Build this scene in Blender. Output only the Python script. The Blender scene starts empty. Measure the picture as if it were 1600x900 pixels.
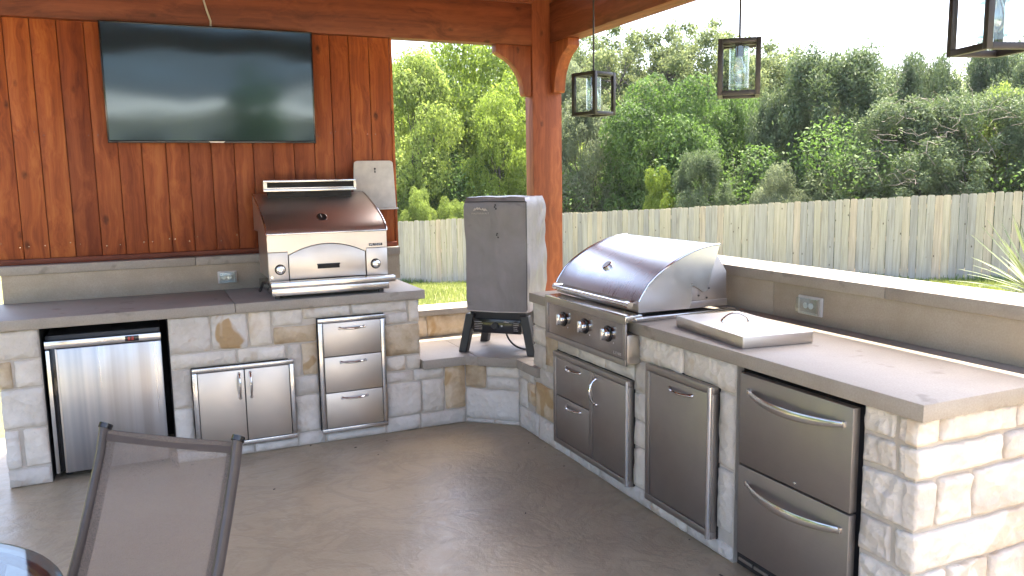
import bpy, bmesh, math, random
import numpy as np
from mathutils import Vector, Matrix, noise

random.seed(7)
rng = np.random.default_rng(7)
S = bpy.context.scene
C = S.collection
R = math.radians

# ------------------------------------------------------------------ camera
CAM = Vector((0, 0, 1.6187))
cF = Vector((0.40494552, 0.90413131, -0.13625598))
cR = Vector((0.91162774, -0.41070717, -0.01595261))
cU = Vector((0.07038456, 0.11775479, 0.99054521))
FOC = 1262.80
cd = bpy.data.cameras.new('camera')
cam = bpy.data.objects.new('camera', cd)
C.objects.link(cam)
cam.matrix_world = Matrix(((cR.x, cU.x, -cF.x, CAM.x), (cR.y, cU.y, -cF.y, CAM.y), (cR.z, cU.z, -cF.z, CAM.z), (0, 0, 0, 1)))
cd.sensor_width = 36.0
cd.lens = FOC * 36.0 / 1600.0
cd.clip_end = 600
cd.clip_start = 0.05
S.camera = cam

# ------------------------------------------------------------------ light
SUN = Vector((0.34, 0.17, 0.94)).normalized()      # direction towards the sun
w = bpy.data.worlds.new('World')
S.world = w
w.use_nodes = True
wn = w.node_tree
bg = wn.nodes['Background']
sky = wn.nodes.new('ShaderNodeTexSky')
sky.sky_type = 'NISHITA'
sky.sun_disc = False
sky.sun_elevation = math.asin(SUN.z)
sky.sun_rotation = math.atan2(SUN.x, SUN.y)
sky.air_density = 0.8
sky.dust_density = 5.0
sky.ozone_density = 1.0
wn.links.new(sky.outputs[0], bg.inputs[0])
bg.inputs[1].default_value = 0.15
sl = bpy.data.lights.new('sun', 'SUN')
sl.energy = 3.3
sl.angle = R(0.53)
sl.color = (1.0, 0.89, 0.74)
so = bpy.data.objects.new('sun', sl)
C.objects.link(so)
so.rotation_euler = SUN.to_track_quat('Z', 'Y').to_euler()

S.view_settings.view_transform = 'Standard'
S.view_settings.look = 'None'
S.view_settings.exposure = 2.8
S.view_settings.gamma = 1.0
S.cycles.use_denoising = True
S.cycles.max_bounces = 8
S.cycles.diffuse_bounces = 5
S.cycles.transparent_max_bounces = 24
S.cycles.caustics_reflective = False
S.cycles.caustics_refractive = False
S.cycles.sample_clamp_indirect = 6.0


# ------------------------------------------------------------------ materials
class N:
    """small node-tree writer"""
    def __init__(s, name):
        s.m = bpy.data.materials.new(name)
        s.m.use_nodes = True
        s.t = s.m.node_tree
        s.p = s.t.nodes['Principled BSDF']
        s.out = s.t.nodes['Material Output']

    def n(s, typ, ins=None, **kw):
        nd = s.t.nodes.new(typ)
        for k, v in kw.items():
            setattr(nd, k, v)
        if ins:
            for k, v in ins.items():
                if hasattr(v, 'is_output'):
                    s.t.links.new(v, nd.inputs[k])
                else:
                    nd.inputs[k].default_value = v
        return nd

    def set(s, **kw):
        for k, v in kw.items():
            k = {'base': 'Base Color', 'rough': 'Roughness', 'metal': 'Metallic', 'normal': 'Normal', 'spec': 'Specular IOR Level',
                 'coat': 'Coat Weight', 'coatr': 'Coat Roughness', 'trans': 'Transmission Weight', 'ior': 'IOR', 'alpha': 'Alpha',
                 'emit': 'Emission Color', 'es': 'Emission Strength', 'aniso': 'Anisotropic'}[k]
            if hasattr(v, 'is_output'):
                s.t.links.new(v, s.p.inputs[k])
            else:
                s.p.inputs[k].default_value = v if not (isinstance(v, tuple) and len(v) == 3) else (*v, 1)
        return s.m

    def coord(s, scale=(1, 1, 1), out='Object', rand=0.0):
        tc = s.n('ShaderNodeTexCoord')
        vec = tc.outputs[out]
        if rand:
            oi = s.n('ShaderNodeObjectInfo')
            mul = s.n('ShaderNodeMath', {0: oi.outputs['Random'], 1: rand}, operation='MULTIPLY')
            vec = s.n('ShaderNodeVectorMath', {0: vec, 1: mul.outputs[0]}, operation='ADD').outputs[0]
        return s.n('ShaderNodeMapping', {'Vector': vec, 'Scale': scale}).outputs[0]

    def noise(s, vec, scale=5, detail=4, rough=0.55, dist=0.0):
        return s.n('ShaderNodeTexNoise', {'Vector': vec, 'Scale': scale, 'Detail': detail, 'Roughness': rough, 'Distortion': dist}).outputs[0]

    def ramp(s, fac, stops):
        nd = s.n('ShaderNodeValToRGB', {0: fac})
        e = nd.color_ramp.elements
        while len(e) < len(stops):
            e.new(0.5)
        for i, (p, c) in enumerate(stops):
            e[i].position = p
            e[i].color = (*c, 1) if len(c) == 3 else c
        return nd.outputs[0]

    def mix(s, fac, a, b, mode='MIX'):
        nd = s.n('ShaderNodeMix', data_type='RGBA', blend_type=mode)
        for k, v in ((0, fac), (6, a), (7, b)):
            if hasattr(v, 'is_output'):
                s.t.links.new(v, nd.inputs[k])
            else:
                nd.inputs[k].default_value = (*v, 1) if isinstance(v, tuple) and len(v) == 3 else v
        return nd.outputs[2]

    def math(s, op, a, b=0.0):
        return s.n('ShaderNodeMath', {0: a, 1: b}, operation=op).outputs[0]

    def rng(s, v, a, b, c, d):
        return s.n('ShaderNodeMapRange', {0: v, 1: a, 2: b, 3: c, 4: d}).outputs[0]

    def bump(s, h, strength=0.3, dist=0.01, normal=None):
        ins = {'Height': h, 'Strength': strength, 'Distance': dist}
        if normal is not None:
            ins['Normal'] = normal
        return s.n('ShaderNodeBump', ins).outputs[0]

    def rand(s):
        return s.n('ShaderNodeObjectInfo').outputs['Random']


def g(v):
    return (v, v, v)


def m_plain(name, base, rough=0.5, metal=0.0, **kw):
    a = N(name)
    n = a.noise(a.coord(), 14, 4)
    b = a.mix(1.0, base, a.ramp(n, [(0.25, g(0.82)), (0.75, g(1.12))]), 'MULTIPLY')
    r = a.rng(n, 0.3, 0.7, rough * 0.85, min(1, rough * 1.15))
    return a.set(base=b, rough=r, metal=metal, **kw)


def m_wood(name, axis, c0, c1, c2, rough=0.55):
    a = N(name)
    st = [14.0, 14.0, 14.0]
    st[axis] = 0.42
    v = a.coord(tuple(st), rand=37.0)
    warp = a.noise(a.coord(tuple(2.2 if i != axis else 1.6 for i in range(3)), rand=37.0), 1.3, 2)
    v2 = a.n('ShaderNodeVectorMath', {0: v, 1: a.n('ShaderNodeVectorMath', {0: warp, 1: (2.2, 2.2, 2.2)}, operation='MULTIPLY').outputs[0]}, operation='ADD').outputs[0]
    grain = a.noise(v2, 1.5, 7, 0.68, 0.25)
    fine = a.noise(a.coord(tuple(90 if i != axis else 5 for i in range(3)), rand=11.0), 1.5, 3, 0.6)
    col = a.ramp(grain, [(0.30, c0), (0.50, c1), (0.68, c2)])
    col = a.mix(a.math('MULTIPLY', fine, 0.35), col, c0)
    # knots
    kv = a.n('ShaderNodeTexVoronoi', {'Vector': a.coord(tuple(8.0 if i != axis else 4.5 for i in range(3)), rand=53.0), 'Scale': 1.0, 'Randomness': 1.0})
    ksel = a.math('GREATER_THAN', a.n('ShaderNodeSeparateColor', {0: kv.outputs['Color']}).outputs[0], 0.45)
    k = a.ramp(kv.outputs['Distance'], [(0.06, g(1)), (0.10, g(0.8)), (0.17, g(0))])
    k = a.math('MULTIPLY', k, ksel)
    ring = a.noise(a.coord(rand=5.0), 40, 2)
    k = a.math('MULTIPLY', k, a.rng(ring, 0.3, 0.7, 0.4, 1.0))
    col = a.mix(k, col, tuple(x * 0.22 for x in c0))
    # board-to-board tint
    rd = a.rand()
    col = a.mix(1.0, col, a.ramp(rd, [(0.0, (0.72, 0.64, 0.64)), (0.3, (0.90, 0.86, 0.86)), (0.7, (1.0, 1.0, 1.0)), (1.0, (1.16, 1.24, 1.28))]), 'MULTIPLY')
    h = a.math('ADD', a.math('MULTIPLY', grain, 0.6), a.math('MULTIPLY', fine, 0.5))
    return a.set(base=col, rough=a.rng(grain, 0.3, 0.7, rough + 0.08, rough - 0.08), normal=a.bump(h, 0.35, 0.004), spec=0.35)


M = {}
CEDAR = ((0.15, 0.028, 0.008), (0.33, 0.080, 0.018), (0.47, 0.145, 0.036))
M['cedar_z'] = m_wood('cedar_z', 2, *CEDAR)
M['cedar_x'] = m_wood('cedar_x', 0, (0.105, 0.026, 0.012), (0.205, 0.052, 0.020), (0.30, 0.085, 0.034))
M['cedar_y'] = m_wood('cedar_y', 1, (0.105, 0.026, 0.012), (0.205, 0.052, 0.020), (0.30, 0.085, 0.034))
M['cedar_post'] = m_wood('cedar_post', 2, (0.15, 0.036, 0.014), (0.27, 0.072, 0.024), (0.38, 0.118, 0.042))


def m_fence():
    a = N('fence_wood')
    grain = a.noise(a.coord((14, 14, 0.8), rand=31.0), 1.4, 5, 0.65, 0.4)
    col = a.ramp(grain, [(0.3, (0.34, 0.295, 0.24)), (0.5, (0.45, 0.40, 0.325)), (0.7, (0.54, 0.48, 0.40))])
    rd = a.rand()
    col = a.mix(1.0, col, a.ramp(rd, [(0.0, (0.74, 0.76, 0.80)), (0.35, (0.95, 0.95, 0.94)), (0.7, (1.05, 1.02, 0.90)), (1.0, (1.12, 1.0, 0.88))]), 'MULTIPLY')
    kv = a.n('ShaderNodeTexVoronoi', {'Vector': a.coord((6, 6, 3.0), rand=19.0), 'Scale': 1.0}).outputs['Distance']
    col = a.mix(a.ramp(kv, [(0.045, g(1)), (0.09, g(0))]), col, (0.10, 0.075, 0.05))
    # grey-green weathering at the foot and in stains
    tc = a.coord(out='Object')
    z = a.n('ShaderNodeSeparateXYZ', {0: tc}).outputs[2]
    st = a.noise(a.coord((1.2, 1.2, 1.0), rand=9.0), 2, 3)
    f = a.math('MULTIPLY', a.rng(z, -0.92, -0.55, 0.6, 0.0), a.rng(st, 0.35, 0.65, 0.3, 1.0))
    col = a.mix(f, col, (0.27, 0.29, 0.27))
    return a.set(base=col, rough=0.85, spec=0.2, normal=a.bump(grain, 0.3, 0.004))


M['fence'] = m_fence()


def m_stone(name, c0, c1, c2, tan=0.35, lo=0.60):
    a = N(name)
    v = a.coord(rand=23.0)
    n1 = a.noise(v, 6, 5, 0.6)
    n2 = a.noise(v, 34, 6, 0.7)
    n3 = a.noise(v, 3.0, 3, 0.6, 0.8)
    col = a.ramp(n1, [(0.28, c0), (0.5, c1), (0.72, c2)])
    # yellowish iron stain patches
    patch = a.ramp(a.math('MULTIPLY', n3, a.rng(a.rand(), 0, 1, 0.78, 1.12)), [(lo, g(0)), (lo + 0.05, g(tan))])
    col = a.mix(patch, col, (0.42, 0.27, 0.12))
    pits = a.ramp(n2, [(0.26, g(1)), (0.36, g(0))])
    col = a.mix(a.math('MULTIPLY', pits, 0.35), col, (0.24, 0.20, 0.16))
    rd = a.rand()
    col = a.mix(1.0, col, a.ramp(rd, [(0.0, (0.86, 0.84, 0.82)), (0.5, (1, 1, 1)), (1.0, (1.10, 1.07, 1.02))]), 'MULTIPLY')
    wv = a.n('ShaderNodeVectorMath', {0: v, 1: a.n('ShaderNodeVectorMath', {0: a.n('ShaderNodeTexNoise', {'Vector': v, 'Scale': 12.0}).outputs[1], 1: (0.05, 0.05, 0.05)}, operation='MULTIPLY').outputs[0]}, operation='ADD').outputs[0]
    vor = a.n('ShaderNodeTexVoronoi', {'Vector': wv, 'Scale': 24.0}).outputs['Distance']
    h = a.math('ADD', a.math('ADD', n1, a.math('MULTIPLY', n2, 0.6)), a.math('MULTIPLY', vor, 0.9))
    h2 = a.noise(v, 110, 3, 0.7)
    nb = a.bump(h2, 0.5, 0.003)
    return a.set(base=col, rough=0.88, spec=0.25, normal=a.bump(h, 0.85, 0.010, nb))


M['stone'] = m_stone('limestone', (0.56, 0.51, 0.435), (0.67, 0.625, 0.555), (0.74, 0.70, 0.635))
M['stone_tan'] = m_stone('limestone_tan', (0.38, 0.275, 0.165), (0.54, 0.43, 0.29), (0.66, 0.57, 0.44), 0.75)


M['stone_patch'] = m_stone('limestone_with_ochre_patch', (0.52, 0.47, 0.40), (0.64, 0.60, 0.54), (0.72, 0.68, 0.62), 0.9, 0.50)


def m_mortar():
    a = N('mortar')
    v = a.coord()
    n = a.noise(v, 8, 5, 0.65)
    n2 = a.noise(v, 60, 4, 0.7)
    col = a.ramp(n, [(0.3, (0.45, 0.405, 0.34)), (0.7, (0.55, 0.50, 0.43))])
    return a.set(base=col, rough=0.95, spec=0.2, normal=a.bump(a.math('ADD', n2, n), 0.5, 0.006))


M['mortar'] = m_mortar()


def m_slab(name, c0, c1, rough):
    a = N(name)
    v = a.coord(rand=3.0)
    n = a.noise(v, 3.5, 6, 0.62, 0.3)
    n2 = a.noise(v, 45, 4, 0.6)
    n3 = a.noise(a.coord((1, 1, 9)), 2.5, 4)
    col = a.ramp(n, [(0.28, c0), (0.72, c1)])
    spots = a.ramp(a.noise(v, 9, 2, 0.5), [(0.64, g(0)), (0.70, g(0.5 if 'slab' in name else 0.0))])
    col = a.mix(spots, col, tuple(x * 0.5 for x in c0))
    spk = a.noise(v, 140, 2, 0.6)
    col = a.mix(a.rng(spk, 0.35, 0.7, 0.0, 0.30), col, tuple(x * 0.6 for x in c0))
    scr = a.ramp(a.noise(a.coord((3, 30, 3)), 2.0, 3, 0.5, 1.5), [(0.72, g(0)), (0.78, g(0.3))])
    col = a.mix(scr, col, tuple(min(1, x * 1.4) for x in c1))
    col = a.mix(a.rng(n3, 0.3, 0.7, 0.0, 0.25), col, tuple(x * 0.8 for x in c0))
    return a.set(base=col, rough=a.rng(n, 0.3, 0.7, rough - 0.07, rough + 0.1), spec=0.3, normal=a.bump(n2, 0.12, 0.002))


M['slab'] = m_slab('sawn_stone_slab', (0.30, 0.265, 0.22), (0.41, 0.372, 0.318), 0.50)
M['slab_wall'] = m_slab('sawn_stone_wall', (0.35, 0.29, 0.21), (0.46, 0.40, 0.31), 0.6)


def m_floor():
    a = N('stamped_concrete')
    v = a.coord()
    n = a.noise(v, 1.1, 5, 0.6)
    n2 = a.noise(v, 7, 6, 0.68, 0.8)
    n3 = a.noise(v, 30, 4, 0.6)
    # ridged slate-like creases
    rid = a.math('ABSOLUTE', a.math('SUBTRACT', a.noise(a.coord((1, 1, 1)), 3.2, 6, 0.62, 1.2), 0.5))
    rid = a.rng(rid, 0.0, 0.07, 0.0, 1.0)
    h = a.math('ADD', a.math('ADD', a.math('MULTIPLY', rid, 0.16), a.math('MULTIPLY', n2, 0.6)), a.math('MULTIPLY', n3, 0.5))
    col = a.ramp(n, [(0.25, (0.32, 0.25, 0.16)), (0.55, (0.385, 0.305, 0.20)), (0.8, (0.435, 0.355, 0.245))])
    col = a.mix(a.math('MULTIPLY', a.math('SUBTRACT', 1.0, rid), 0.18), col, (0.10, 0.08, 0.06))
    sp = a.ramp(a.n('ShaderNodeTexVoronoi', {'Vector': v, 'Scale': 3.0}).outputs['Distance'], [(0.012, g(0.8)), (0.022, g(0))])
    col = a.mix(sp, col, (0.05, 0.04, 0.03))
    return a.set(base=col, rough=a.rng(a.math('ADD', n2, a.math('MULTIPLY', n3, 0.3)), 0.45, 0.85, 0.28, 0.46), spec=0.55, normal=a.bump(h, 0.40, 0.011))


M['floor'] = m_floor()


def m_deck():
    a = N('pale_deck')
    v = a.coord()
    col = a.ramp(a.noise(v, 2, 4), [(0.3, (0.56, 0.47, 0.36)), (0.7, (0.64, 0.55, 0.43))])
    return a.set(base=col, rough=0.7, normal=a.bump(a.noise(v, 9, 5), 0.4, 0.01))


M['deck'] = m_deck()


def m_lawn():
    a = N('lawn_soil')
    v = a.coord()
    n = a.noise(v, 1.2, 5, 0.6)
    n2 = a.noise(v, 30, 4, 0.7)
    col = a.ramp(n, [(0.3, (0.13, 0.15, 0.05)), (0.55, (0.19, 0.20, 0.08)), (0.75, (0.26, 0.24, 0.12))])
    col = a.mix(a.rng(n2, 0.3, 0.7, 0, 0.5), col, (0.20, 0.20, 0.08))
    return a.set(base=col, rough=0.95, spec=0.15, normal=a.bump(n2, 0.9, 0.04))


M['lawn'] = m_lawn()


def m_steel(name, base, rough, brush=(1, 1, 60), bstr=0.05, metal=1.0, smudge=0.04):
    a = N(name)
    b = a.noise(a.coord(brush), 6, 3, 0.6)
    s = a.noise(a.coord(rand=7.0), 5, 5, 0.6, 0.4)
    big = a.noise(a.coord((1, 1, 1), rand=3.0), 1.6, 2)
    r = a.math('ADD', a.rng(b, 0.3, 0.7, rough - 0.03, rough + 0.05), a.rng(s, 0.35, 0.7, -smudge, smudge))
    col = a.mix(a.rng(s, 0.4, 0.75, 0, 0.22), base, tuple(x * 0.75 for x in base))
    if name == 'painted_reflection_steel':
        st = a.noise(a.coord((9, 9, 0.15)), 1.0, 3, 0.6)  # vertical reflection streaks painted into the steel's colour
        col = a.mix(1.0, col, a.ramp(st, [(0.3, (0.62, 0.66, 0.74)), (0.5, (1, 1, 1)), (0.7, (0.78, 0.74, 0.72))]), 'MULTIPLY')
    n1 = a.bump(big, 0.06, 0.02)
    return a.set(base=col, rough=r, metal=metal, normal=a.bump(b, bstr, 0.001, n1))


M['steel'] = m_steel('brushed_steel', (0.66, 0.605, 0.535), 0.42)
M['steel_h'] = m_steel('brushed_steel_lengthwise', (0.62, 0.61, 0.59), 0.20, (2, 2, 60), 0.08)
M['steel_lid'] = m_steel('brushed_steel_lid', (0.60, 0.62, 0.64), 0.30, (2, 60, 2), 0.04, smudge=0.02)
M['steel_v'] = m_steel('painted_reflection_steel', (0.52, 0.52, 0.52), 0.30, (3.5, 3.5, 0.08), 0.04, smudge=0.0)
M['steel_hood'] = m_steel('hood_steel', (0.66, 0.60, 0.55), 0.36, (60, 2, 2), 0.04, smudge=0.02)
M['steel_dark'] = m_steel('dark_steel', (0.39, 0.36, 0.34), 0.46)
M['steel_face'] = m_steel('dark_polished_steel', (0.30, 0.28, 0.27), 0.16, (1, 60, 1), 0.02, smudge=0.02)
M['chrome'] = m_steel('chrome', (0.74, 0.73, 0.72), 0.12, (1, 1, 1), 0.0, smudge=0.02)
M['sheet'] = m_plain('pale_sheet_metal', (0.60, 0.57, 0.53), 0.5)
M['black'] = m_plain('black_plastic', (0.018, 0.018, 0.02), 0.45)
M['void'] = m_plain('cavity_shade', (0.02, 0.018, 0.016), 0.8)  # near-black colour stands in for shade inside bays, gaps and openings
M['black_metal'] = m_plain('black_painted_metal', (0.022, 0.019, 0.018), 0.42)
M['gloss_black'] = m_plain('gloss_black', (0.012, 0.012, 0.014), 0.12)
M['white'] = m_plain('white_print', (0.75, 0.75, 0.75), 0.6)
M['grey_print'] = m_plain('grey_print', (0.50, 0.46, 0.43), 0.7)
M['cable_grey'] = m_plain('grey_cable', (0.45, 0.42, 0.38), 0.55)
M['chair_frame'] = m_plain('bronze_chair_frame', (0.050, 0.042, 0.042), 0.4)
M['chair_trim'] = m_plain('woven_chair_hem', (0.17, 0.135, 0.12), 0.7)
M['stucco'] = m_plain('beige_stucco', (0.52, 0.44, 0.34), 0.85)
M['roofing'] = m_plain('grey_roofing', (0.16, 0.14, 0.13), 0.85)
M['window'] = m_plain('window_glass_dark', (0.02, 0.025, 0.03), 0.06)


def m_screen():
    a = N('tv_screen')
    big = a.noise(a.coord((1.6, 1, 2.2)), 1.0, 1, 0.4)
    fine = a.noise(a.coord((40, 1, 2)), 5, 2)
    return a.set(base=(0.010, 0.018, 0.024), rough=0.085, spec=0.5, ior=2.25, normal=a.bump(big, 0.05, 0.10))


M['screen'] = m_screen()
M['screen'].node_tree.nodes['Principled BSDF'].inputs['Specular Tint'].default_value = (0.52, 0.76, 1.0, 1)


def m_cover():
    a = N('grey_vinyl_cover')
    v = a.coord()
    n = a.noise(v, 3, 4, 0.6, 0.4)
    n2 = a.noise(v, 120, 2)
    col = a.ramp(n, [(0.3, (0.17, 0.155, 0.165)), (0.7, (0.25, 0.232, 0.245))])
    st = a.ramp(a.noise(a.coord((1, 1, 2.5)), 4, 3), [(0.62, g(0)), (0.72, g(0.6))])
    col = a.mix(st, col, (0.055, 0.05, 0.055))
    return a.set(base=col, rough=a.rng(n, 0.3, 0.7, 0.32, 0.46), spec=0.6, normal=a.bump(n2, 0.1, 0.001, a.bump(a.noise(a.coord((1, 1, 0.45)), 5, 3, 0.5, 0.8), 0.3, 0.03)))


M['cover'] = m_cover()


def m_glass(name, tint=(1, 1, 1), rough=0.0, thin=0.85):
    a = N(name)
    gl = a.n('ShaderNodeBsdfGlossy', {'Color': (1, 1, 1, 1), 'Roughness': rough + 0.02})
    tr = a.n('ShaderNodeBsdfTransparent', {'Color': (*tint, 1)})
    geo = a.n('ShaderNodeNewGeometry')
    dt = a.n('ShaderNodeVectorMath', {0: geo.outputs['Normal'], 1: geo.outputs['Incoming']}, operation='DOT_PRODUCT').outputs['Value']
    cs_ = a.math('SUBTRACT', 1.0, a.math('ABSOLUTE', dt))
    fac = a.rng(a.math('POWER', cs_, 5.0), 0.0, 1.0, 1 - thin, 1.0)
    mx = a.n('ShaderNodeMixShader', {0: fac, 1: tr.outputs[0], 2: gl.outputs[0]})
    a.t.links.new(mx.outputs[0], a.out.inputs[0])
    return a.m


M['glass'] = m_glass('clear_lamp_glass', (0.90, 0.95, 0.95), 0.0, 0.94)
M['table_glass'] = m_glass('table_glass', (0.50, 0.62, 0.68), 0.02, 0.93)
M['bulb'] = m_glass('bulb_glass', (0.93, 0.91, 0.86), 0.1, 0.80)


def m_mesh_cloth():
    a = N('sling_mesh')
    n = a.noise(a.coord((160, 160, 160)), 4, 1)
    d = a.n('ShaderNodeBsdfDiffuse', {'Color': (0.31, 0.265, 0.23, 1)})
    tl = a.n('ShaderNodeBsdfTranslucent', {'Color': (0.22, 0.17, 0.15, 1)})
    ad = a.n('ShaderNodeMixShader', {0: 0.35, 1: d.outputs[0], 2: tl.outputs[0]})
    tr = a.n('ShaderNodeBsdfTransparent', {'Color': (1, 1, 1, 1)})
    f = a.rng(n, 0.35, 0.65, 0.52, 0.74)
    mx = a.n('ShaderNodeMixShader', {0: f, 1: tr.outputs[0], 2: ad.outputs[0]})
    a.t.links.new(mx.outputs[0], a.out.inputs[0])
    return a.m


M['sling'] = m_mesh_cloth()


def m_leaf(name, c0, c1, c2, trans=0.42, tint=(0.45, 0.62, 0.10)):
    a = N(name)
    v = a.coord(out='Object')
    n = a.noise(v, 0.85, 3, 0.6)
    n2 = a.noise(v, 7.0, 2, 0.6)
    f = a.math('ADD', a.math('MULTIPLY', n, 0.6), a.math('MULTIPLY', n2, 0.4))
    col = a.ramp(f, [(0.36, c0), (0.5, c1), (0.64, c2)])
    d = a.n('ShaderNodeBsdfPrincipled', {'Base Color': col, 'Roughness': 0.6, 'Specular IOR Level': 0.18})
    tc = a.mix(0.5, col, tint)
    tc = a.mix(1.0, tc, tuple(min(1, 2.4 * x + 0.02) for x in c1), 'MIX') if False else tc
    tl = a.n('ShaderNodeBsdfTranslucent', {'Color': tc})
    mx = a.n('ShaderNodeMixShader', {0: trans, 1: d.outputs[0], 2: tl.outputs[0]})
    a.t.links.new(mx.outputs[0], a.out.inputs[0])
    return a.m


M['leaf_bright'] = m_leaf('bright_leaves', (0.095, 0.142, 0.024), (0.162, 0.223, 0.041), (0.257, 0.317, 0.088), 0.50, (0.39, 0.55, 0.07))
M['leaf_yellow'] = m_leaf('yellow_green_leaves', (0.110, 0.160, 0.036), (0.190, 0.250, 0.060), (0.290, 0.345, 0.130), 0.50, (0.42, 0.56, 0.11))
M['leaf_dark'] = m_leaf('dark_leaves', (0.041, 0.076, 0.027), (0.081, 0.140, 0.038), (0.149, 0.230, 0.068), 0.36, (0.18, 0.34, 0.05))
M['leaf_silver'] = m_leaf('silvery_leaves', (0.088, 0.115, 0.065), (0.149, 0.182, 0.108), (0.243, 0.270, 0.176), 0.40, (0.36, 0.44, 0.21))
M['leaf_juniper'] = m_leaf('juniper_leaves', (0.054, 0.084, 0.046), (0.105, 0.146, 0.074), (0.176, 0.223, 0.115), 0.30, (0.18, 0.26, 0.08))
M['leaf_oak'] = m_leaf('live_oak_leaves', (0.081, 0.124, 0.049), (0.142, 0.196, 0.078), (0.216, 0.270, 0.128), 0.46, (0.34, 0.39, 0.16))
M['bark'] = m_plain('grey_bark', (0.085, 0.070, 0.058), 0.9)
M['twig'] = m_plain('dead_twigs', (0.20, 0.175, 0.15), 0.9)
M['grass'] = m_leaf('grass_blades', (0.11, 0.145, 0.045), (0.17, 0.205, 0.075), (0.25, 0.26, 0.13), 0.35, (0.40, 0.48, 0.06))
M['yucca'] = m_leaf('yucca_leaf', (0.10, 0.13, 0.07), (0.17, 0.20, 0.12), (0.27, 0.29, 0.20), 0.25, (0.30, 0.36, 0.14))


# ------------------------------------------------------------------ mesh helpers
def link(name, me, mat=None, parent=None, loc=None):
    o = bpy.data.objects.new(name, me)
    C.objects.link(o)
    if mat is not None and me is not None and not me.materials:
        me.materials.append(M[mat] if isinstance(mat, str) else mat)
    if parent is not None:
        o.parent = parent
    if loc is not None:
        o.location = loc
    return o


def thing(name, label, cat, loc=(0, 0, 0), rz=0.0, group=None):
    o = bpy.data.objects.new(name, None)
    C.objects.link(o)
    o.empty_display_size = 0.1
    o.location = loc
    o.rotation_euler = (0, 0, rz)
    o['label'] = label
    o['category'] = cat
    if group:
        o['group'] = group
    return o


def tag(o, label, cat, group=None):
    o['label'] = label
    o['category'] = cat
    if group:
        o['group'] = group
    return o


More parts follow.
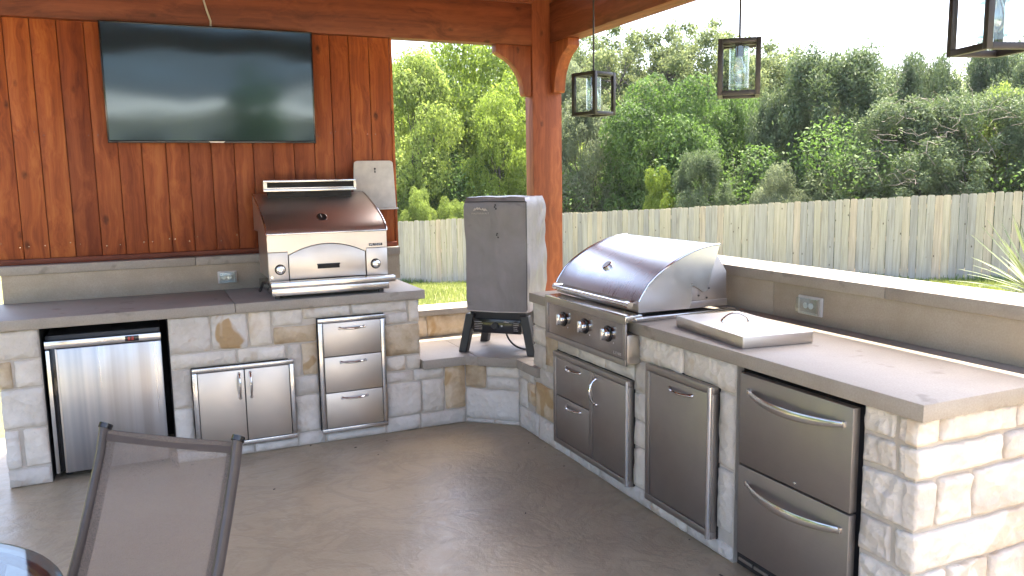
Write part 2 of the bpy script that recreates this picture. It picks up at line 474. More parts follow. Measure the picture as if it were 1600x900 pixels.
class B:
    """collects primitives; build() centres the mesh on its own middle and links ONE object"""
    def __init__(s):
        s.bm = bmesh.new()

    def _merge(s, tb):
        me = bpy.data.meshes.new('tmp')
        tb.to_mesh(me)
        tb.free()
        s.bm.from_mesh(me)
        bpy.data.meshes.remove(me)

    def box(s, x0, x1, y0, y1, z0, z1, bev=0.0, seg=2, mat=None):
        tb = bmesh.new()
        bmesh.ops.create_cube(tb, size=1.0)
        for v in tb.verts:
            v.co = Vector(((x0 + x1) / 2 + v.co.x * (x1 - x0), (y0 + y1) / 2 + v.co.y * (y1 - y0), (z0 + z1) / 2 + v.co.z * (z1 - z0)))
        if bev > 0:
            bmesh.ops.bevel(tb, geom=tb.edges[:], offset=bev, segments=seg, profile=0.5, affect='EDGES')
        if mat is not None:
            for v in tb.verts:
                v.co = mat @ v.co
        s._merge(tb)
        return s

    def prism(s, pts, axis, a0, a1, bev=0.0):
        """pts: 2-D outline in the two other axes (kept in x,y,z order)"""
        tb = bmesh.new()
        def P(p, a):
            q = list(p)
            q.insert(axis, a)
            return Vector(q)
        v0 = [tb.verts.new(P(p, a0)) for p in pts]
        v1 = [tb.verts.new(P(p, a1)) for p in pts]
        n = len(pts)
        tb.faces.new(v0)
        tb.faces.new(v1[::-1])
        for i in range(n):
            tb.faces.new((v0[i], v1[i], v1[(i + 1) % n], v0[(i + 1) % n]))
        bmesh.ops.recalc_face_normals(tb, faces=tb.faces[:])
        if bev > 0:
            bmesh.ops.bevel(tb, geom=tb.edges[:], offset=bev, segments=2, profile=0.5, affect='EDGES')
        s._merge(tb)
        return s

    def tube(s, pts, r, seg=10, flat=1.0, up=None):
        pts = [Vector(p) for p in pts]
        rs = r if isinstance(r, (list, tuple)) else [r] * len(pts)
        tb = bmesh.new()
        rings = []
        prev = None
        for i, p in enumerate(pts):
            t = (pts[min(i + 1, len(pts) - 1)] - pts[max(i - 1, 0)]).normalized()
            ref = prev if prev is not None else (Vector(up) if up else (Vector((0, 0, 1)) if abs(t.z) < 0.9 else Vector((1, 0, 0))))
            a = (ref - t * ref.dot(t)).normalized()
            b = t.cross(a)
            prev = a
            rings.append([tb.verts.new(p + (a * math.cos(2 * math.pi * k / seg) * flat + b * math.sin(2 * math.pi * k / seg)) * rs[i]) for k in range(seg)])
        for i in range(len(rings) - 1):
            for k in range(seg):
                tb.faces.new((rings[i][k], rings[i][(k + 1) % seg], rings[i + 1][(k + 1) % seg], rings[i + 1][k]))
        tb.faces.new(rings[0][::-1])
        tb.faces.new(rings[-1])
        bmesh.ops.recalc_face_normals(tb, faces=tb.faces[:])
        s._merge(tb)
        return s

    def lathe(s, prof, origin, axis, seg=24):
        """prof: (radius, height) along axis from origin"""
        ax = Vector(axis).normalized()
        a = Vector((0, 0, 1)) if abs(ax.z) < 0.9 else Vector((1, 0, 0))
        a = (a - ax * a.dot(ax)).normalized()
        b = ax.cross(a)
        o = Vector(origin)
        tb = bmesh.new()
        rings = [[tb.verts.new(o + ax * h + (a * math.cos(2 * math.pi * k / seg) + b * math.sin(2 * math.pi * k / seg)) * max(r, 1e-5)) for k in range(seg)] for r, h in prof]
        for i in range(len(rings) - 1):
            for k in range(seg):
                tb.faces.new((rings[i][k], rings[i][(k + 1) % seg], rings[i + 1][(k + 1) % seg], rings[i + 1][k]))
        tb.faces.new(rings[0][::-1])
        tb.faces.new(rings[-1])
        bmesh.ops.recalc_face_normals(tb, faces=tb.faces[:])
        s._merge(tb)
        return s

    def build(s, name, mat, parent=None, smooth=True, center=True, angle=35):
        bm = s.bm
        xs = [v.co for v in bm.verts]
        if center:
            lo = Vector([min(c[i] for c in xs) for i in range(3)])
            hi = Vector([max(c[i] for c in xs) for i in range(3)])
            ctr = (lo + hi) / 2
        else:
            ctr = Vector((0, 0, 0))
        for v in bm.verts:
            v.co -= ctr
        if smooth:
            lim = R(angle)
            for f in bm.faces:
                f.smooth = True
            for e in bm.edges:
                if len(e.link_faces) != 2 or e.calc_face_angle(0) > lim:
                    e.smooth = False
        me = bpy.data.meshes.new(name)
        bm.to_mesh(me)
        bm.free()
        return link(name, me, mat, parent, ctr)


def box(name, mat, parent, x0, x1, y0, y1, z0, z1, bev=0.003):
    return B().box(x0, x1, y0, y1, z0, z1, bev).build(name, mat, parent)


def structure(o, kind='structure'):
    o['kind'] = kind
    return o


def text(name, body, size, mat, parent, m4, extrude=0.0006, width=None):
    cu = bpy.data.curves.new(name, 'FONT')
    cu.body = body
    cu.size = size
    cu.extrude = extrude
    cu.align_x = 'CENTER'
    cu.align_y = 'CENTER'
    t = bpy.data.objects.new(name, cu)
    C.objects.link(t)
    bpy.context.view_layer.update()
    me = bpy.data.meshes.new_from_object(t.evaluated_get(bpy.context.evaluated_depsgraph_get()))
    bpy.data.objects.remove(t)
    if width:
        w_ = max(v.co.x for v in me.vertices) - min(v.co.x for v in me.vertices)
        for v in me.vertices:
            v.co.x *= width / w_
    me.transform(m4.to_3x3().to_4x4())
    me.materials.clear()
    return link(name, me, mat, parent, m4.to_translation())


def frame_m(o, xd, yd):
    xd = Vector(xd).normalized()
    yd = Vector(yd).normalized()
    zd = xd.cross(yd)
    m = Matrix((xd, yd, zd)).transposed().to_4x4()
    m.translation = Vector(o)
    return m


# ------------------------------------------------------------------ ground
def gz(x, y):
    return -0.12 - 0.0136 * max(0.0, min(x, 40) - 3.2) - 0.0765 * max(0.0, min(y, 40) - 6.3)


def ground_sheet():
    xs = sorted(set(list(np.linspace(-150, -20, 10)) + list(np.linspace(-20, 40, 61)) + list(np.linspace(40, 260, 16))))
    ys = sorted(set(list(np.linspace(-120, -20, 8)) + list(np.linspace(-20, 44, 65)) + list(np.linspace(44, 300, 16))))
    vs = []
    for y in ys:
        for x in xs:
            vs.append((x, y, gz(x, y) + 0.03 * noise.noise(Vector((x * 0.4, y * 0.4, 0))) * (1 if (x > 3.6 or y > 6.6 or x < -3) else 0)))
    nx = len(xs)
    fs = [(j * nx + i, j * nx + i + 1, (j + 1) * nx + i + 1, (j + 1) * nx + i) for j in range(len(ys) - 1) for i in range(nx - 1)]
    me = bpy.data.meshes.new('lawn')
    me.from_pydata(vs, [], fs)
    for p in me.polygons:
        p.use_smooth = True
    structure(link('lawn', me, 'lawn'))


ground_sheet()

# patio floor with very slight unevenness
def patio():
    nx, ny = 70, 90
    x0, x1, y0, y1 = -3.4, 3.35, -2.2, 5.95
    bm = bmesh.new()
    grid = [[bm.verts.new((x0 + (x1 - x0) * i / nx, y0 + (y1 - y0) * j / ny, 0)) for i in range(nx + 1)] for j in range(ny + 1)]
    for r_ in grid:
        for v in r_:
            v.co.z = 0.004 * noise.noise(Vector((v.co.x * 1.7, v.co.y * 1.7, 1))) + 0.0025 * noise.noise(Vector((v.co.x * 6, v.co.y * 6, 4)))
    for j in range(ny):
        for i in range(nx):
            bm.faces.new((grid[j][i], grid[j][i + 1], grid[j + 1][i + 1], grid[j + 1][i]))
    # skirt
    rim = [grid[0][i] for i in range(nx + 1)] + [grid[j][nx] for j in range(1, ny + 1)] + [grid[ny][i] for i in range(nx - 1, -1, -1)] + [grid[j][0] for j in range(ny - 1, 0, -1)]
    low = [bm.verts.new((v.co.x, v.co.y, -0.3)) for v in rim]
    for i in range(len(rim)):
        k = (i + 1) % len(rim)
        bm.faces.new((rim[i], low[i], low[k], rim[k]))
    me = bpy.data.meshes.new('patio_floor')
    bm.to_mesh(me)
    bm.free()
    for p in me.polygons:
        p.use_smooth = p.normal.z > 0.5
    structure(link('patio_floor', me, 'floor'))


patio()
structure(box('bounce_deck', 'deck', None, -9.5, 7.5, -9.3, -2.204, -0.4, -0.02, 0.01))  # unseen deck added behind the camera, made pale to bounce light inward


# ------------------------------------------------------------------ stones
def stone_mesh(wd, ht, dp, seed, res=0.035, rough=0.008):
    """a rock-faced block: wd x ht seen from the front (-Y), dp deep; front centre at origin"""
    nx = max(2, min(30, int(wd / res)))
    nz = max(2, min(14, int(ht / res)))
    rs = random.Random(seed)
    off = Vector((rs.uniform(-50, 50), rs.uniform(-50, 50), rs.uniform(-50, 50)))
    bm = bmesh.new()
    G = []
    ins = 0.0065
    us = [0.0, ins / wd] + [k_ / nx for k_ in range(1, nx)] + [1 - ins / wd, 1.0]
    ts = [0.0, ins / ht] + [k_ / nz for k_ in range(1, nz)] + [1 - ins / ht, 1.0]
    nx, nz = len(us) - 1, len(ts) - 1
    for j in range(nz + 1):
        row = []
        for i in range(nx + 1):
            u, t = us[i], ts[j]
            x, z = (u - 0.5) * wd, (t - 0.5) * ht
            e = min(min(u, 1 - u) * wd, min(t, 1 - t) * ht)
            edge = (i in (0, nx)) or (j in (0, nz))
            q = Vector((x, 0, z)) * 9 + off
            if edge:
                jx, jz = noise.noise(q * 1.6) * 0.009, noise.noise(q * 1.6 + Vector((9, 9, 9))) * 0.008
                # nibbled corners
                cx = (1 if i == 0 else -1 if i == nx else 0) * (0.003 if j in (0, nz) else 0)
                cz = (1 if j == 0 else -1 if j == nz else 0) * (0.003 if i in (0, nx) else 0)
                x += jx * 0.7 + cx
                z += jz * 0.7 + cz
                y = 0.006
            else:
                ring = i in (1, nx - 1) or j in (1, nz - 1)
                if ring:
                    x += noise.noise(q * 1.6) * 0.008
                    z += noise.noise(q * 1.6 + Vector((9, 9, 9))) * 0.007
                y = -0.003 - min(1, e / 0.03) * 0.003 + noise.noise(q * 0.8) * rough * 0.8 + (noise.noise(q * 2.6) * 0.9 + noise.noise(q * 4.6) * 0.7) * rough * (1.0 if not ring else 0.5)
                y = min(y, 0.004)
            row.append(bm.verts.new((x, y, z)))
        G.append(row)
    for j in range(nz):
        for i in range(nx):
            bm.faces.new((G[j][i], G[j][i + 1], G[j + 1][i + 1], G[j + 1][i]))
    rim = [G[0][i] for i in range(nx + 1)] + [G[j][nx] for j in range(1, nz + 1)] + [G[nz][i] for i in range(nx - 1, -1, -1)] + [G[j][0] for j in range(nz - 1, 0, -1)]
    low = [bm.verts.new((v.co.x, dp, v.co.z)) for v in rim]
    for i in range(len(rim)):
        k = (i + 1) % len(rim)
        bm.faces.new((rim[i], low[i], low[k], rim[k]))
    for f in bm.faces:
        f.smooth = True
    for e in bm.edges:
        if len(e.link_faces) == 2 and e.calc_face_angle(0) > R(38):
            e.smooth = False
    me = bpy.data.meshes.new('stone')
    bm.to_mesh(me)
    bm.free()
    return me


_seed = [100]


def stones(parent, origin, rz, L, res=0.035, rough=0.008, gap=0.0045, depth=0.045):
    """L: (s0, s1, z0, z1[, tan]) along local X of a wall face through origin, outward = local -Y"""
    m = Matrix.Translation(Vector(origin)) @ Matrix.Rotation(rz, 4, 'Z')
    for st in L:
        s0, s1, z0, z1 = st[:4]
        tan = len(st) > 4 and st[4]
        _seed[0] += 1
        me = stone_mesh(s1 - s0 - gap, z1 - z0 - gap, depth, _seed[0], res, rough * (1.5 if tan else 1))
        o = link('stone', me, ('stone', 'stone_tan', 'stone_patch')[int(tan)], parent)
        o.matrix_local = m @ Matrix.Translation(Vector(((s0 + s1) / 2, 0, (z0 + z1) / 2)))


# ------------------------------------------------------------------ back counter
ZC = 0.915
bc = thing('stone_counter', 'long limestone counter along the plank wall holding the pizza oven and small fridge', 'counter')
core = B().box(-0.775, -0.575, 4.919, 5.66, 0.0, 0.857).box(0.062, 1.538, 4.919, 5.66, 0.0, 0.857).box(-0.575, 0.062, 5.56, 5.66, 0.0, 0.857)
core.build('mortar_body', 'mortar', bc)
stones(bc, (0, 4.912, 0), 0, [
    (-0.78, -0.575, 0.70, 0.857), (-0.78, -0.713, 0.545, 0.692, 1), (-0.703, -0.577, 0.545, 0.692), (-0.78, -0.577, 0.322, 0.538),
    (-0.78, -0.708, 0.105, 0.315), (-0.692, -0.577, 0.105, 0.315), (-0.78, -0.575, 0.0, 0.097),
    (0.062, 0.285, 0.645, 0.857, 2), (0.29, 0.49, 0.645, 0.857, 2), (0.497, 0.625, 0.648, 0.857), (0.632, 0.81, 0.757, 0.857), (0.817, 1.10, 0.785, 0.857),
    (1.105, 1.465, 0.785, 0.857), (1.472, 1.542, 0.712, 0.857), (0.632, 0.89, 0.645, 0.75, 1), (0.062, 0.42, 0.555, 0.64), (0.425, 0.70, 0.555, 0.64),
    (0.707, 0.79, 0.44, 0.64), (0.795, 0.89, 0.44, 0.64, 1), (0.742, 0.89, 0.318, 0.434), (0.742, 0.89, 0.088, 0.312),
    (0.062, 0.168, 0.325, 0.55), (0.062, 0.168, 0.07, 0.32), (0.062, 0.27, 0.0, 0.066), (0.275, 0.49, 0.0, 0.056), (0.495, 0.745, 0.0, 0.056),
    (0.752, 0.915, 0.0, 0.082), (0.922, 1.30, 0.0, 0.058),
    (1.312, 1.467, 0.705, 0.778), (1.312, 1.542, 0.50, 0.70, 1), (1.312, 1.445, 0.398, 0.494), (1.452, 1.542, 0.398, 0.494),
    (1.312, 1.492, 0.325, 0.392), (1.312, 1.542, 0.102, 0.318), (1.307, 1.53, 0.0, 0.096)])
# end of the counter facing the niche (+X side)
stones(bc, (1.546, 4.93, 0), math.pi / 2, [(0.0, 0.22, 0.70, 0.857), (0.225, 0.44, 0.70, 0.857), (0.0, 0.13, 0.46, 0.695), (0.135, 0.44, 0.46, 0.695)], gap=0.008)
box('countertop', 'slab', bc, -0.90, 0.425, 4.882, 5.60, 0.858, ZC, 0.004)
box('countertop', 'slab', bc, 0.4275, 1.578, 4.882, 5.60, 0.858, ZC, 0.004)
box('backsplash', 'slab_wall', bc, -0.815, 1.618, 5.565, 5.66, ZC + 0.0005, 1.084, 0.002)
box('ledge_cap', 'slab', bc, -0.83, 0.26, 5.555, 5.70, 1.085, 1.138, 0.003)
box('ledge_cap', 'slab', bc, 0.2625, 1.622, 5.555, 5.70, 1.085, 1.138, 0.003)
box('bay_shade_back', 'void', bc, -0.574, 0.061, 5.54, 5.558, 0.0, 0.856, 0)  # near-black sheets on the bay walls stand in for its inner shade
box('bay_shade_sheet', 'void', bc, -0.5745, -0.572, 4.935, 5.54, 0.0, 0.856, 0)
box('bay_shade_sheet', 'void', bc, 0.058, 0.0615, 4.935, 5.54, 0.0, 0.856, 0)

# ------------------------------------------------------------------ corner niche
nc = thing('corner_plinth', 'low angled limestone plinth in the corner under the covered smoker', 'plinth')
A_, B_ = Vector((1.85, 4.912)), Vector((2.129, 4.66))
fd = (B_ - A_).normalized()
nin = Vector((-fd.y, fd.x))
if nin.y < 0:
    nin = -nin
k = 0.012
poly = [(1.54, 4.919), (A_.x + 0.004, 4.919), (2.136, 4.662), (2.136, 4.445), (2.83, 4.445), (2.83, 5.66), (1.54, 5.66)]
B().prism(poly, 2, 0.0, 0.394).build('mortar_body', 'mortar', nc)
stones(nc, (0, 4.912, 0), 0, [(1.497, 1.70, 0.325, 0.394), (1.548, 1.70, 0.102, 0.318), (1.706, 1.85, 0.102, 0.394, 1), (1.535, 1.85, 0.0, 0.096)])
ang = math.atan2(fd.y, fd.x)
Lm = (B_ - A_).length
stones(nc, (A_.x, A_.y, 0), ang, [(0, 0.145, 0.238, 0.394, 1), (0.15, Lm, 0.322, 0.394), (0.15, Lm, 0.238, 0.316), (0.0, Lm, 0.03, 0.232), (0.0, 0.2, 0.0, 0.026), (0.2, Lm, 0.0, 0.026)])
stones(nc, (2.129, 4.66, 0), -math.pi / 2, [(0.0, 0.21, 0.335, 0.394), (0.0, 0.12, 0.15, 0.328), (0.125, 0.23, 0.19, 0.328, 1), (0.0, 0.28, 0.0, 0.143)])
sp = [(1.552, 4.880), (1.842, 4.880), (2.101, 4.640), (2.101, 4.345), (2.137, 4.345), (2.137, 4.452), (2.80, 4.452), (2.80, 5.60), (1.552, 5.60)]
# shelf cap in three slabs meeting at tight joints
B().prism([(1.552, 4.880), (1.842, 4.880), (1.905, 4.822), (1.905, 5.60), (1.552, 5.60)], 2, 0.395, 0.455, 0.003).build('shelf_slab', 'slab', nc)
B().prism([(1.9072, 4.820), (2.101, 4.640), (2.101, 4.56), (2.80, 4.56), (2.80, 5.60), (1.9072, 5.60)], 2, 0.395, 0.455, 0.003).build('shelf_slab', 'slab', nc)
B().prism([(2.101, 4.345), (2.134, 4.345), (2.134, 4.452), (2.80, 4.452), (2.80, 4.5578), (2.101, 4.5578)], 2, 0.395, 0.455, 0.003).build('shelf_slab', 'slab', nc)
# low back wall and side wall
box('low_wall_core', 'mortar', nc, 1.552, 2.99, 5.612, 5.80, 0.0, 0.617, 0)
box('low_wall_core', 'mortar', nc, 2.812, 2.99, 4.46, 5.611, 0.0, 0.617, 0)
stones(nc, (0, 5.60, 0), 0, [(1.56, 1.815, 0.456, 0.617, 1), (1.82, 2.16, 0.456, 0.617, 1), (2.165, 2.42, 0.456, 0.617), (2.425, 2.79, 0.456, 0.617, 1)], depth=0.03)
stones(nc, (2.80, 5.59, 0), -math.pi / 2, [(0, 0.33, 0.456, 0.617, 1), (0.335, 0.62, 0.456, 0.617, 1), (0.625, 0.9, 0.456, 0.617), (0.905, 1.12, 0.456, 0.617, 1)], depth=0.03)
box('wall_cap', 'slab', nc, 1.54, 3.02, 5.578, 5.835, 0.618, 0.662, 0.003)
box('wall_cap', 'slab', nc, 2.778, 3.02, 4.46, 5.5765, 0.618, 0.662, 0.003)

# ------------------------------------------------------------------ right counter
rc = thing('bar_counter', 'limestone counter with raised bar ledge holding the gas grill and drawer fridge', 'counter')
core = B().box(2.136, 3.03, 1.700, 1.903, -0.1, 0.857).box(2.136, 3.03, 2.548, 4.428, -0.1, 0.857).box(2.78, 3.03, 1.903, 2.548, -0.1, 0.857).box(2.815, 3.03, 1.702, 4.428, 0.857, 1.084)
core.build('mortar_body', 'mortar', rc)
YO = 4.44
def ry(L):      # lengths along -Y from y=4.44
    return [((YO - a), (YO - b), z0, z1) + tuple(t) for a, b, z0, z1, *t in L]
stones(rc, (2.129, YO, 0), -math.pi / 2, ry([
    (4.44, 4.12, 0.715, 0.857), (4.44, 4.275, 0.60, 0.71), (4.27, 4.12, 0.49, 0.71, 1), (4.44, 4.275, 0.458, 0.595), (4.425, 4.13, 0.36, 0.455),
    (4.425, 4.13, 0.15, 0.355, 1), (4.375, 3.98, 0.0, 0.145), (3.975, 3.645, 0.0, 0.075), (3.64, 3.15, 0.0, 0.075),
    (4.12, 3.86, 0.612, 0.70), (3.855, 3.58, 0.612, 0.70), (3.575, 3.29, 0.612, 0.70),
    (3.26, 2.905, 0.728, 0.857), (2.90, 2.55, 0.728, 0.857), (3.295, 3.16, 0.57, 0.722), (3.295, 3.16, 0.425, 0.564), (3.295, 3.16, 0.29, 0.419), (3.295, 3.16, 0.08, 0.284),
    (2.648, 2.55, 0.40, 0.722), (2.648, 2.55, 0.12, 0.394), (3.145, 2.86, 0.0, 0.068), (2.855, 2.55, 0.0, 0.068)]))
stones(rc, (2.129, YO, 0), -math.pi / 2, ry([
    (1.905, 1.775, 0.765, 0.857), (1.77, 1.69, 0.765, 0.857), (1.905, 1.77, 0.657, 0.758), (1.765, 1.69, 0.657, 0.758), (1.905, 1.69, 0.487, 0.65),
    (1.905, 1.772, 0.345, 0.48), (1.766, 1.69, 0.345, 0.48), (1.905, 1.69, 0.195, 0.338), (1.905, 1.80, 0.0, 0.188), (1.795, 1.69, 0.0, 0.188)]), res=0.0125, rough=0.012, gap=0.009)
stones(rc, (2.117, 1.685, 0), 0, [
    (0.0, 0.105, 0.765, 0.857), (0.112, 0.462, 0.765, 0.857), (0.468, 0.70, 0.765, 0.857), (0.706, 0.93, 0.765, 0.857),
    (0.0, 0.413, 0.657, 0.758), (0.42, 0.66, 0.657, 0.758), (0.666, 0.93, 0.657, 0.758),
    (0.0, 0.10, 0.487, 0.65), (0.108, 0.268, 0.487, 0.65), (0.276, 0.56, 0.487, 0.65), (0.567, 0.93, 0.487, 0.65),
    (0.0, 0.565, 0.345, 0.48), (0.572, 0.93, 0.345, 0.48), (0.0, 0.17, 0.195, 0.338), (0.178, 0.375, 0.195, 0.338), (0.382, 0.93, 0.195, 0.338),
    (0.0, 0.3, 0.0, 0.188), (0.307, 0.6, 0.0, 0.188), (0.607, 0.93, 0.0, 0.188)], res=0.0125, rough=0.012, gap=0.009)
# back of the bar, seen only from outside
bk = []
xx = 0.0
rr = random.Random(3)
for zi, (za, zb) in enumerate(((0.0, 0.2), (0.205, 0.42), (0.425, 0.60), (0.605, 0.85), (0.855, 1.08))):
    s = 0.0
    while s < 2.65:
        l = rr.uniform(0.25, 0.5)
        bk.append((s, min(s + l, 2.72), za, zb))
        s += l + 0.006
stones(rc, (3.042, 1.70, 0), math.pi / 2, bk, res=0.09)
box('countertop', 'slab', rc, 2.099, 2.83, 3.345, 4.437, 0.858, ZC, 0.004)
box('countertop', 'slab', rc, 2.099, 2.83, 1.655, 3.3425, 0.858, ZC, 0.004)
box('backsplash', 'slab_wall', rc, 2.806, 2.832, 1.68, 3.09, ZC + 0.0005, 1.084, 0.002)
box('backsplash', 'slab_wall', rc, 2.806, 2.832, 3.0925, 4.437, ZC + 0.0005, 1.084, 0.002)
box('bar_ledge', 'slab', rc, 2.796, 3.085, 1.63, 2.42, 1.085, 1.138, 0.003)
box('bar_ledge', 'slab', rc, 2.796, 3.085, 2.4225, 3.55, 1.085, 1.138, 0.003)
box('bar_ledge', 'slab', rc, 2.796, 3.085, 3.5525, 4.45, 1.085, 1.138, 0.003)
box('bay_shade_sheet', 'void', rc, 2.17, 2.777, 2.5445, 2.547, 0.0, 0.856, 0)  # near-black sheets put the drawer fridge bay's shade into colour
box('bay_shade_sheet', 'void', rc, 2.17, 2.777, 1.904, 1.9065, 0.0, 0.856, 0)
box('bay_shade_sheet', 'void', rc, 2.774, 2.779, 1.907, 2.544, 0.0, 0.856, 0)

# ------------------------------------------------------------------ plank wall
pw = thing('plank_wall', 'red-stained vertical cedar plank wall behind the television', 'wall', (0, 0, 0))
edges = [-0.852, -0.834, -0.696, -0.558, -0.418, -0.273, -0.137, -0.005, 0.136, 0.272, 0.407, 0.549, 0.669, 0.796, 0.935, 1.075, 1.205, 1.335, 1.475, 1.622]
for i in range(len(edges) - 1):
    dy = random.uniform(-0.003, 0.003)
    box('plank', 'cedar_z', pw, edges[i] + 0.0022, edges[i + 1] - 0.0022, 5.66 + dy, 5.68 + dy, 1.14, 2.62, 0.0025)
    if i % 1 == 0:
        for zz in (1.25, 1.93, 2.555):
            for sx in (0.025, edges[i + 1] - edges[i] - 0.025):
                if random.random() < 0.65:
                    nb = B().lathe([(0.0028, 0), (0.0022, 0.0015)], (edges[i] + sx + random.uniform(-.01, .01), 5.66 + dy, zz + random.uniform(-0.02, 0.02)), (0, -1, 0), 6)
                    nb.build('nail_head', 'chrome', pw)
box('backing_board', 'cedar_z', pw, -0.852, 1.60, 5.686, 5.72, 1.14, 2.62, 0)
box('edge_board', 'cedar_z', pw, 1.6225, 1.640, 5.655, 5.735, 1.14, 2.62, 0.002)
box('base_trim', 'cedar_x', pw, -0.852, 1.622, 5.628, 5.656, 1.1385, 1.172, 0.003)

# ------------------------------------------------------------------ pavilion
pv = thing('cedar_pavilion', 'red-stained cedar pavilion frame with corner post and curved brackets', 'pavilion')
box('post', 'cedar_post', pv, 2.705, 2.95, 5.60, 5.735, 0.663, 3.0, 0.006)
box('post', 'cedar_post', pv, -1.9, -1.7, 5.60, 5.78, -0.02, 2.9, 0.006)
box('post', 'cedar_post', pv, 2.82, 3.02, 1.12, 1.32, -0.02, 2.61, 0.006)
box('post', 'cedar_post', pv, -1.9, -1.7, 1.12, 1.32, -0.02, 2.59, 0.006)
box('beam', 'cedar_x', pv, -1.9, 2.7035, 5.600, 5.715, 2.588, 2.885, 0.005)
box('beam', 'cedar_y', pv, 2.85, 2.99, 1.0, 5.598, 2.612, 2.90, 0.005)
box('beam', 'cedar_x', pv, -1.95, 2.848, 1.15, 1.29, 2.60, 2.89, 0.005)
box('top_plate', 'cedar_x', pv, -1.9, 2.70, 5.57, 5.75, 2.8855, 2.925, 0.004)


def bracket(axis):
    # outline (distance from post, drop below beam)
    rx = 0.285
    pts = [(0.0, 0.0), (rx, 0.0), (rx, 0.055)]
    for i in range(1, 9):
        a = i / 9 * math.pi / 2
        pts.append((0.055 + (rx - 0.07) * (1 - math.sin(a)) ** 0.95 + 0.01, 0.075 + 0.27 * (1 - math.cos(a)) ** 0.9 * 0.97))
    pts += [(0.062, 0.352), (0.050, 0.368), (0.0, 0.368)]
    if axis == 0:      # on the X beam: runs to -X from the post
        return B().prism([(2.7035 - d, 2.587 - z) for d, z in pts], 1, 5.615, 5.70, 0.004)
    return B().prism([(5.599 - d, 2.611 - z) for d, z in pts], 0, 2.855, 2.948, 0.004)


br = bracket(0).build('bracket', 'cedar_post', pv)
br2 = bracket(1).build('bracket', 'cedar_post', pv)
for (x, y, z, ax) in ((2.875, 5.375, 2.475, 1), (2.925, 5.375, 2.475, 1), (2.875, 5.53, 2.285, 1), (2.925, 5.53, 2.285, 1)):
    bb = B().lathe([(0.006, 0.0), (0.006, 0.02)], (x, y, z), (0, -0.8, -0.6), 8).build('screw_hole', 'black', br2)
    bb.location = Vector((x, y, z)) + Vector((0, -0.004, -0.003))
for (x, z) in ((2.44, 2.49), (2.655, 2.26)):
    B().lathe([(0.006, 0.0), (0.006, 0.02)], (x, 5.657, z), (-0.7, 0, -0.7), 8).build('screw_hole', 'black', br)
# rafters and roof deck
for i in range(9):
    x = -1.75 + i * 0.60
    box('rafter', 'cedar_y', pv, x, x + 0.045, 0.95, 5.85, 2.9255, 3.06, 0.003)
for i in range(47):
    x0 = -1.95 + i * 0.1150
    box('roof_board', 'cedar_y', pv, x0, x0 + 0.1130, 0.9, 5.92, 3.0615, 3.08, 0)
box('roof_covering', 'roofing', pv, -1.97, 3.465, 0.88, 5.94, 3.0815, 3.12, 0.004)

# ------------------------------------------------------------------ television
tv = thing('television', 'flat television hung on the plank wall under the beam', 'television', (0.438, 5.54, 2.22))
tilt = Matrix.Rotation(R(2.7), 4, 'X')
def tvp(bld, name, mat, parent=None):
    o = bld.build(name, mat, tv)
    o.matrix_local = tilt @ Matrix.Translation(o.location)
    return o
W2, H2 = 0.626, 0.358
bz = B()
bz.box(-W2, W2, -0.012, 0.028, -H2, -H2 + 0.017, 0.003).box(-W2, W2, -0.012, 0.028, H2 - 0.010, H2, 0.003)
bz.box(-W2, -W2 + 0.011, -0.012, 0.028, -H2, H2, 0.003).box(W2 - 0.011, W2, -0.012, 0.028, -H2, H2, 0.003)
tvp(bz, 'bezel', 'gloss_black')
tvp(B().box(-W2 + 0.008, W2 - 0.008, -0.0075, 0.02, -H2 + 0.012, H2 - 0.008, 0), 'screen', 'screen')
tvp(B().box(-W2 + 0.04, W2 - 0.04, 0.0285, 0.06, -H2 + 0.03, H2 - 0.05, 0.01), 'rear_housing', 'black')
tvp(B().prism([(-0.05, -H2 + 0.012), (0.05, -H2 + 0.012), (0.04, -H2 + 0.002), (-0.04, -H2 + 0.002)], 1, -0.0145, -0.0125), 'logo_plate', 'sheet')
tvp(B().box(-0.25, 0.25, 0.061, 0.085, -0.12, 0.12, 0.004), 'wall_bracket', 'black_metal')
pts = [(0.435, 5.585, 2.90), (0.43, 5.575, 2.80), (0.415, 5.57, 2.74), (0.43, 5.572, 2.68), (0.448, 5.57, 2.62), (0.445, 5.56, 2.57), (0.445, 5.555, 2.50)]
tag(B().tube(pts, 0.006, 8).build('cable', 'cable_grey'), 'pale cable running from the beam down to the top of the television', 'cable')

# ------------------------------------------------------------------ handles
def bow_handle(p0, p1, out, r=0.007, bow=0.032):
    p0, p1, out = Vector(p0), Vector(p1), Vector(out)
    pts, rs = [], []
    for i in range(11):
        t = i / 10
        k = math.sin(math.pi * t) ** 0.55
        pts.append(p0.lerp(p1, t) + out * (bow * k))
        rs.append(r * (1.35 if i in (0, 10) else 0.75 + 0.35 * math.sin(math.pi * t)))
    b = B().tube(pts, rs, 10)
    for p in (p0, p1):
        b.lathe([(r * 1.5, -0.001), (r * 1.5, 0.004), (r * 1.1, 0.008)], p, out, 12)
    return b


def trim_frame(u0, u1, z0, z1, wd, face, depth, axis, back=0.01):
    """rectangular steel frame: four mitred rails; u = x (axis 1) or y (axis 0); face = outward plane coordinate"""
    b = B()
    def bx(a0, a1, c0, c1):
        if axis == 1:
            b.box(a0, a1, face, face + depth, c0, c1, 0.003)
        else:
            b.box(face, face + depth, a0, a1, c0, c1, 0.003)
    bx(u0, u1, z0, z0 + wd)
    bx(u0, u1, z1 - wd, z1)
    bx(u0, u0 + wd, z0 + wd + 0.0003, z1 - wd - 0.0003)
    bx(u1 - wd, u1, z0 + wd + 0.0003, z1 - wd - 0.0003)
    return b


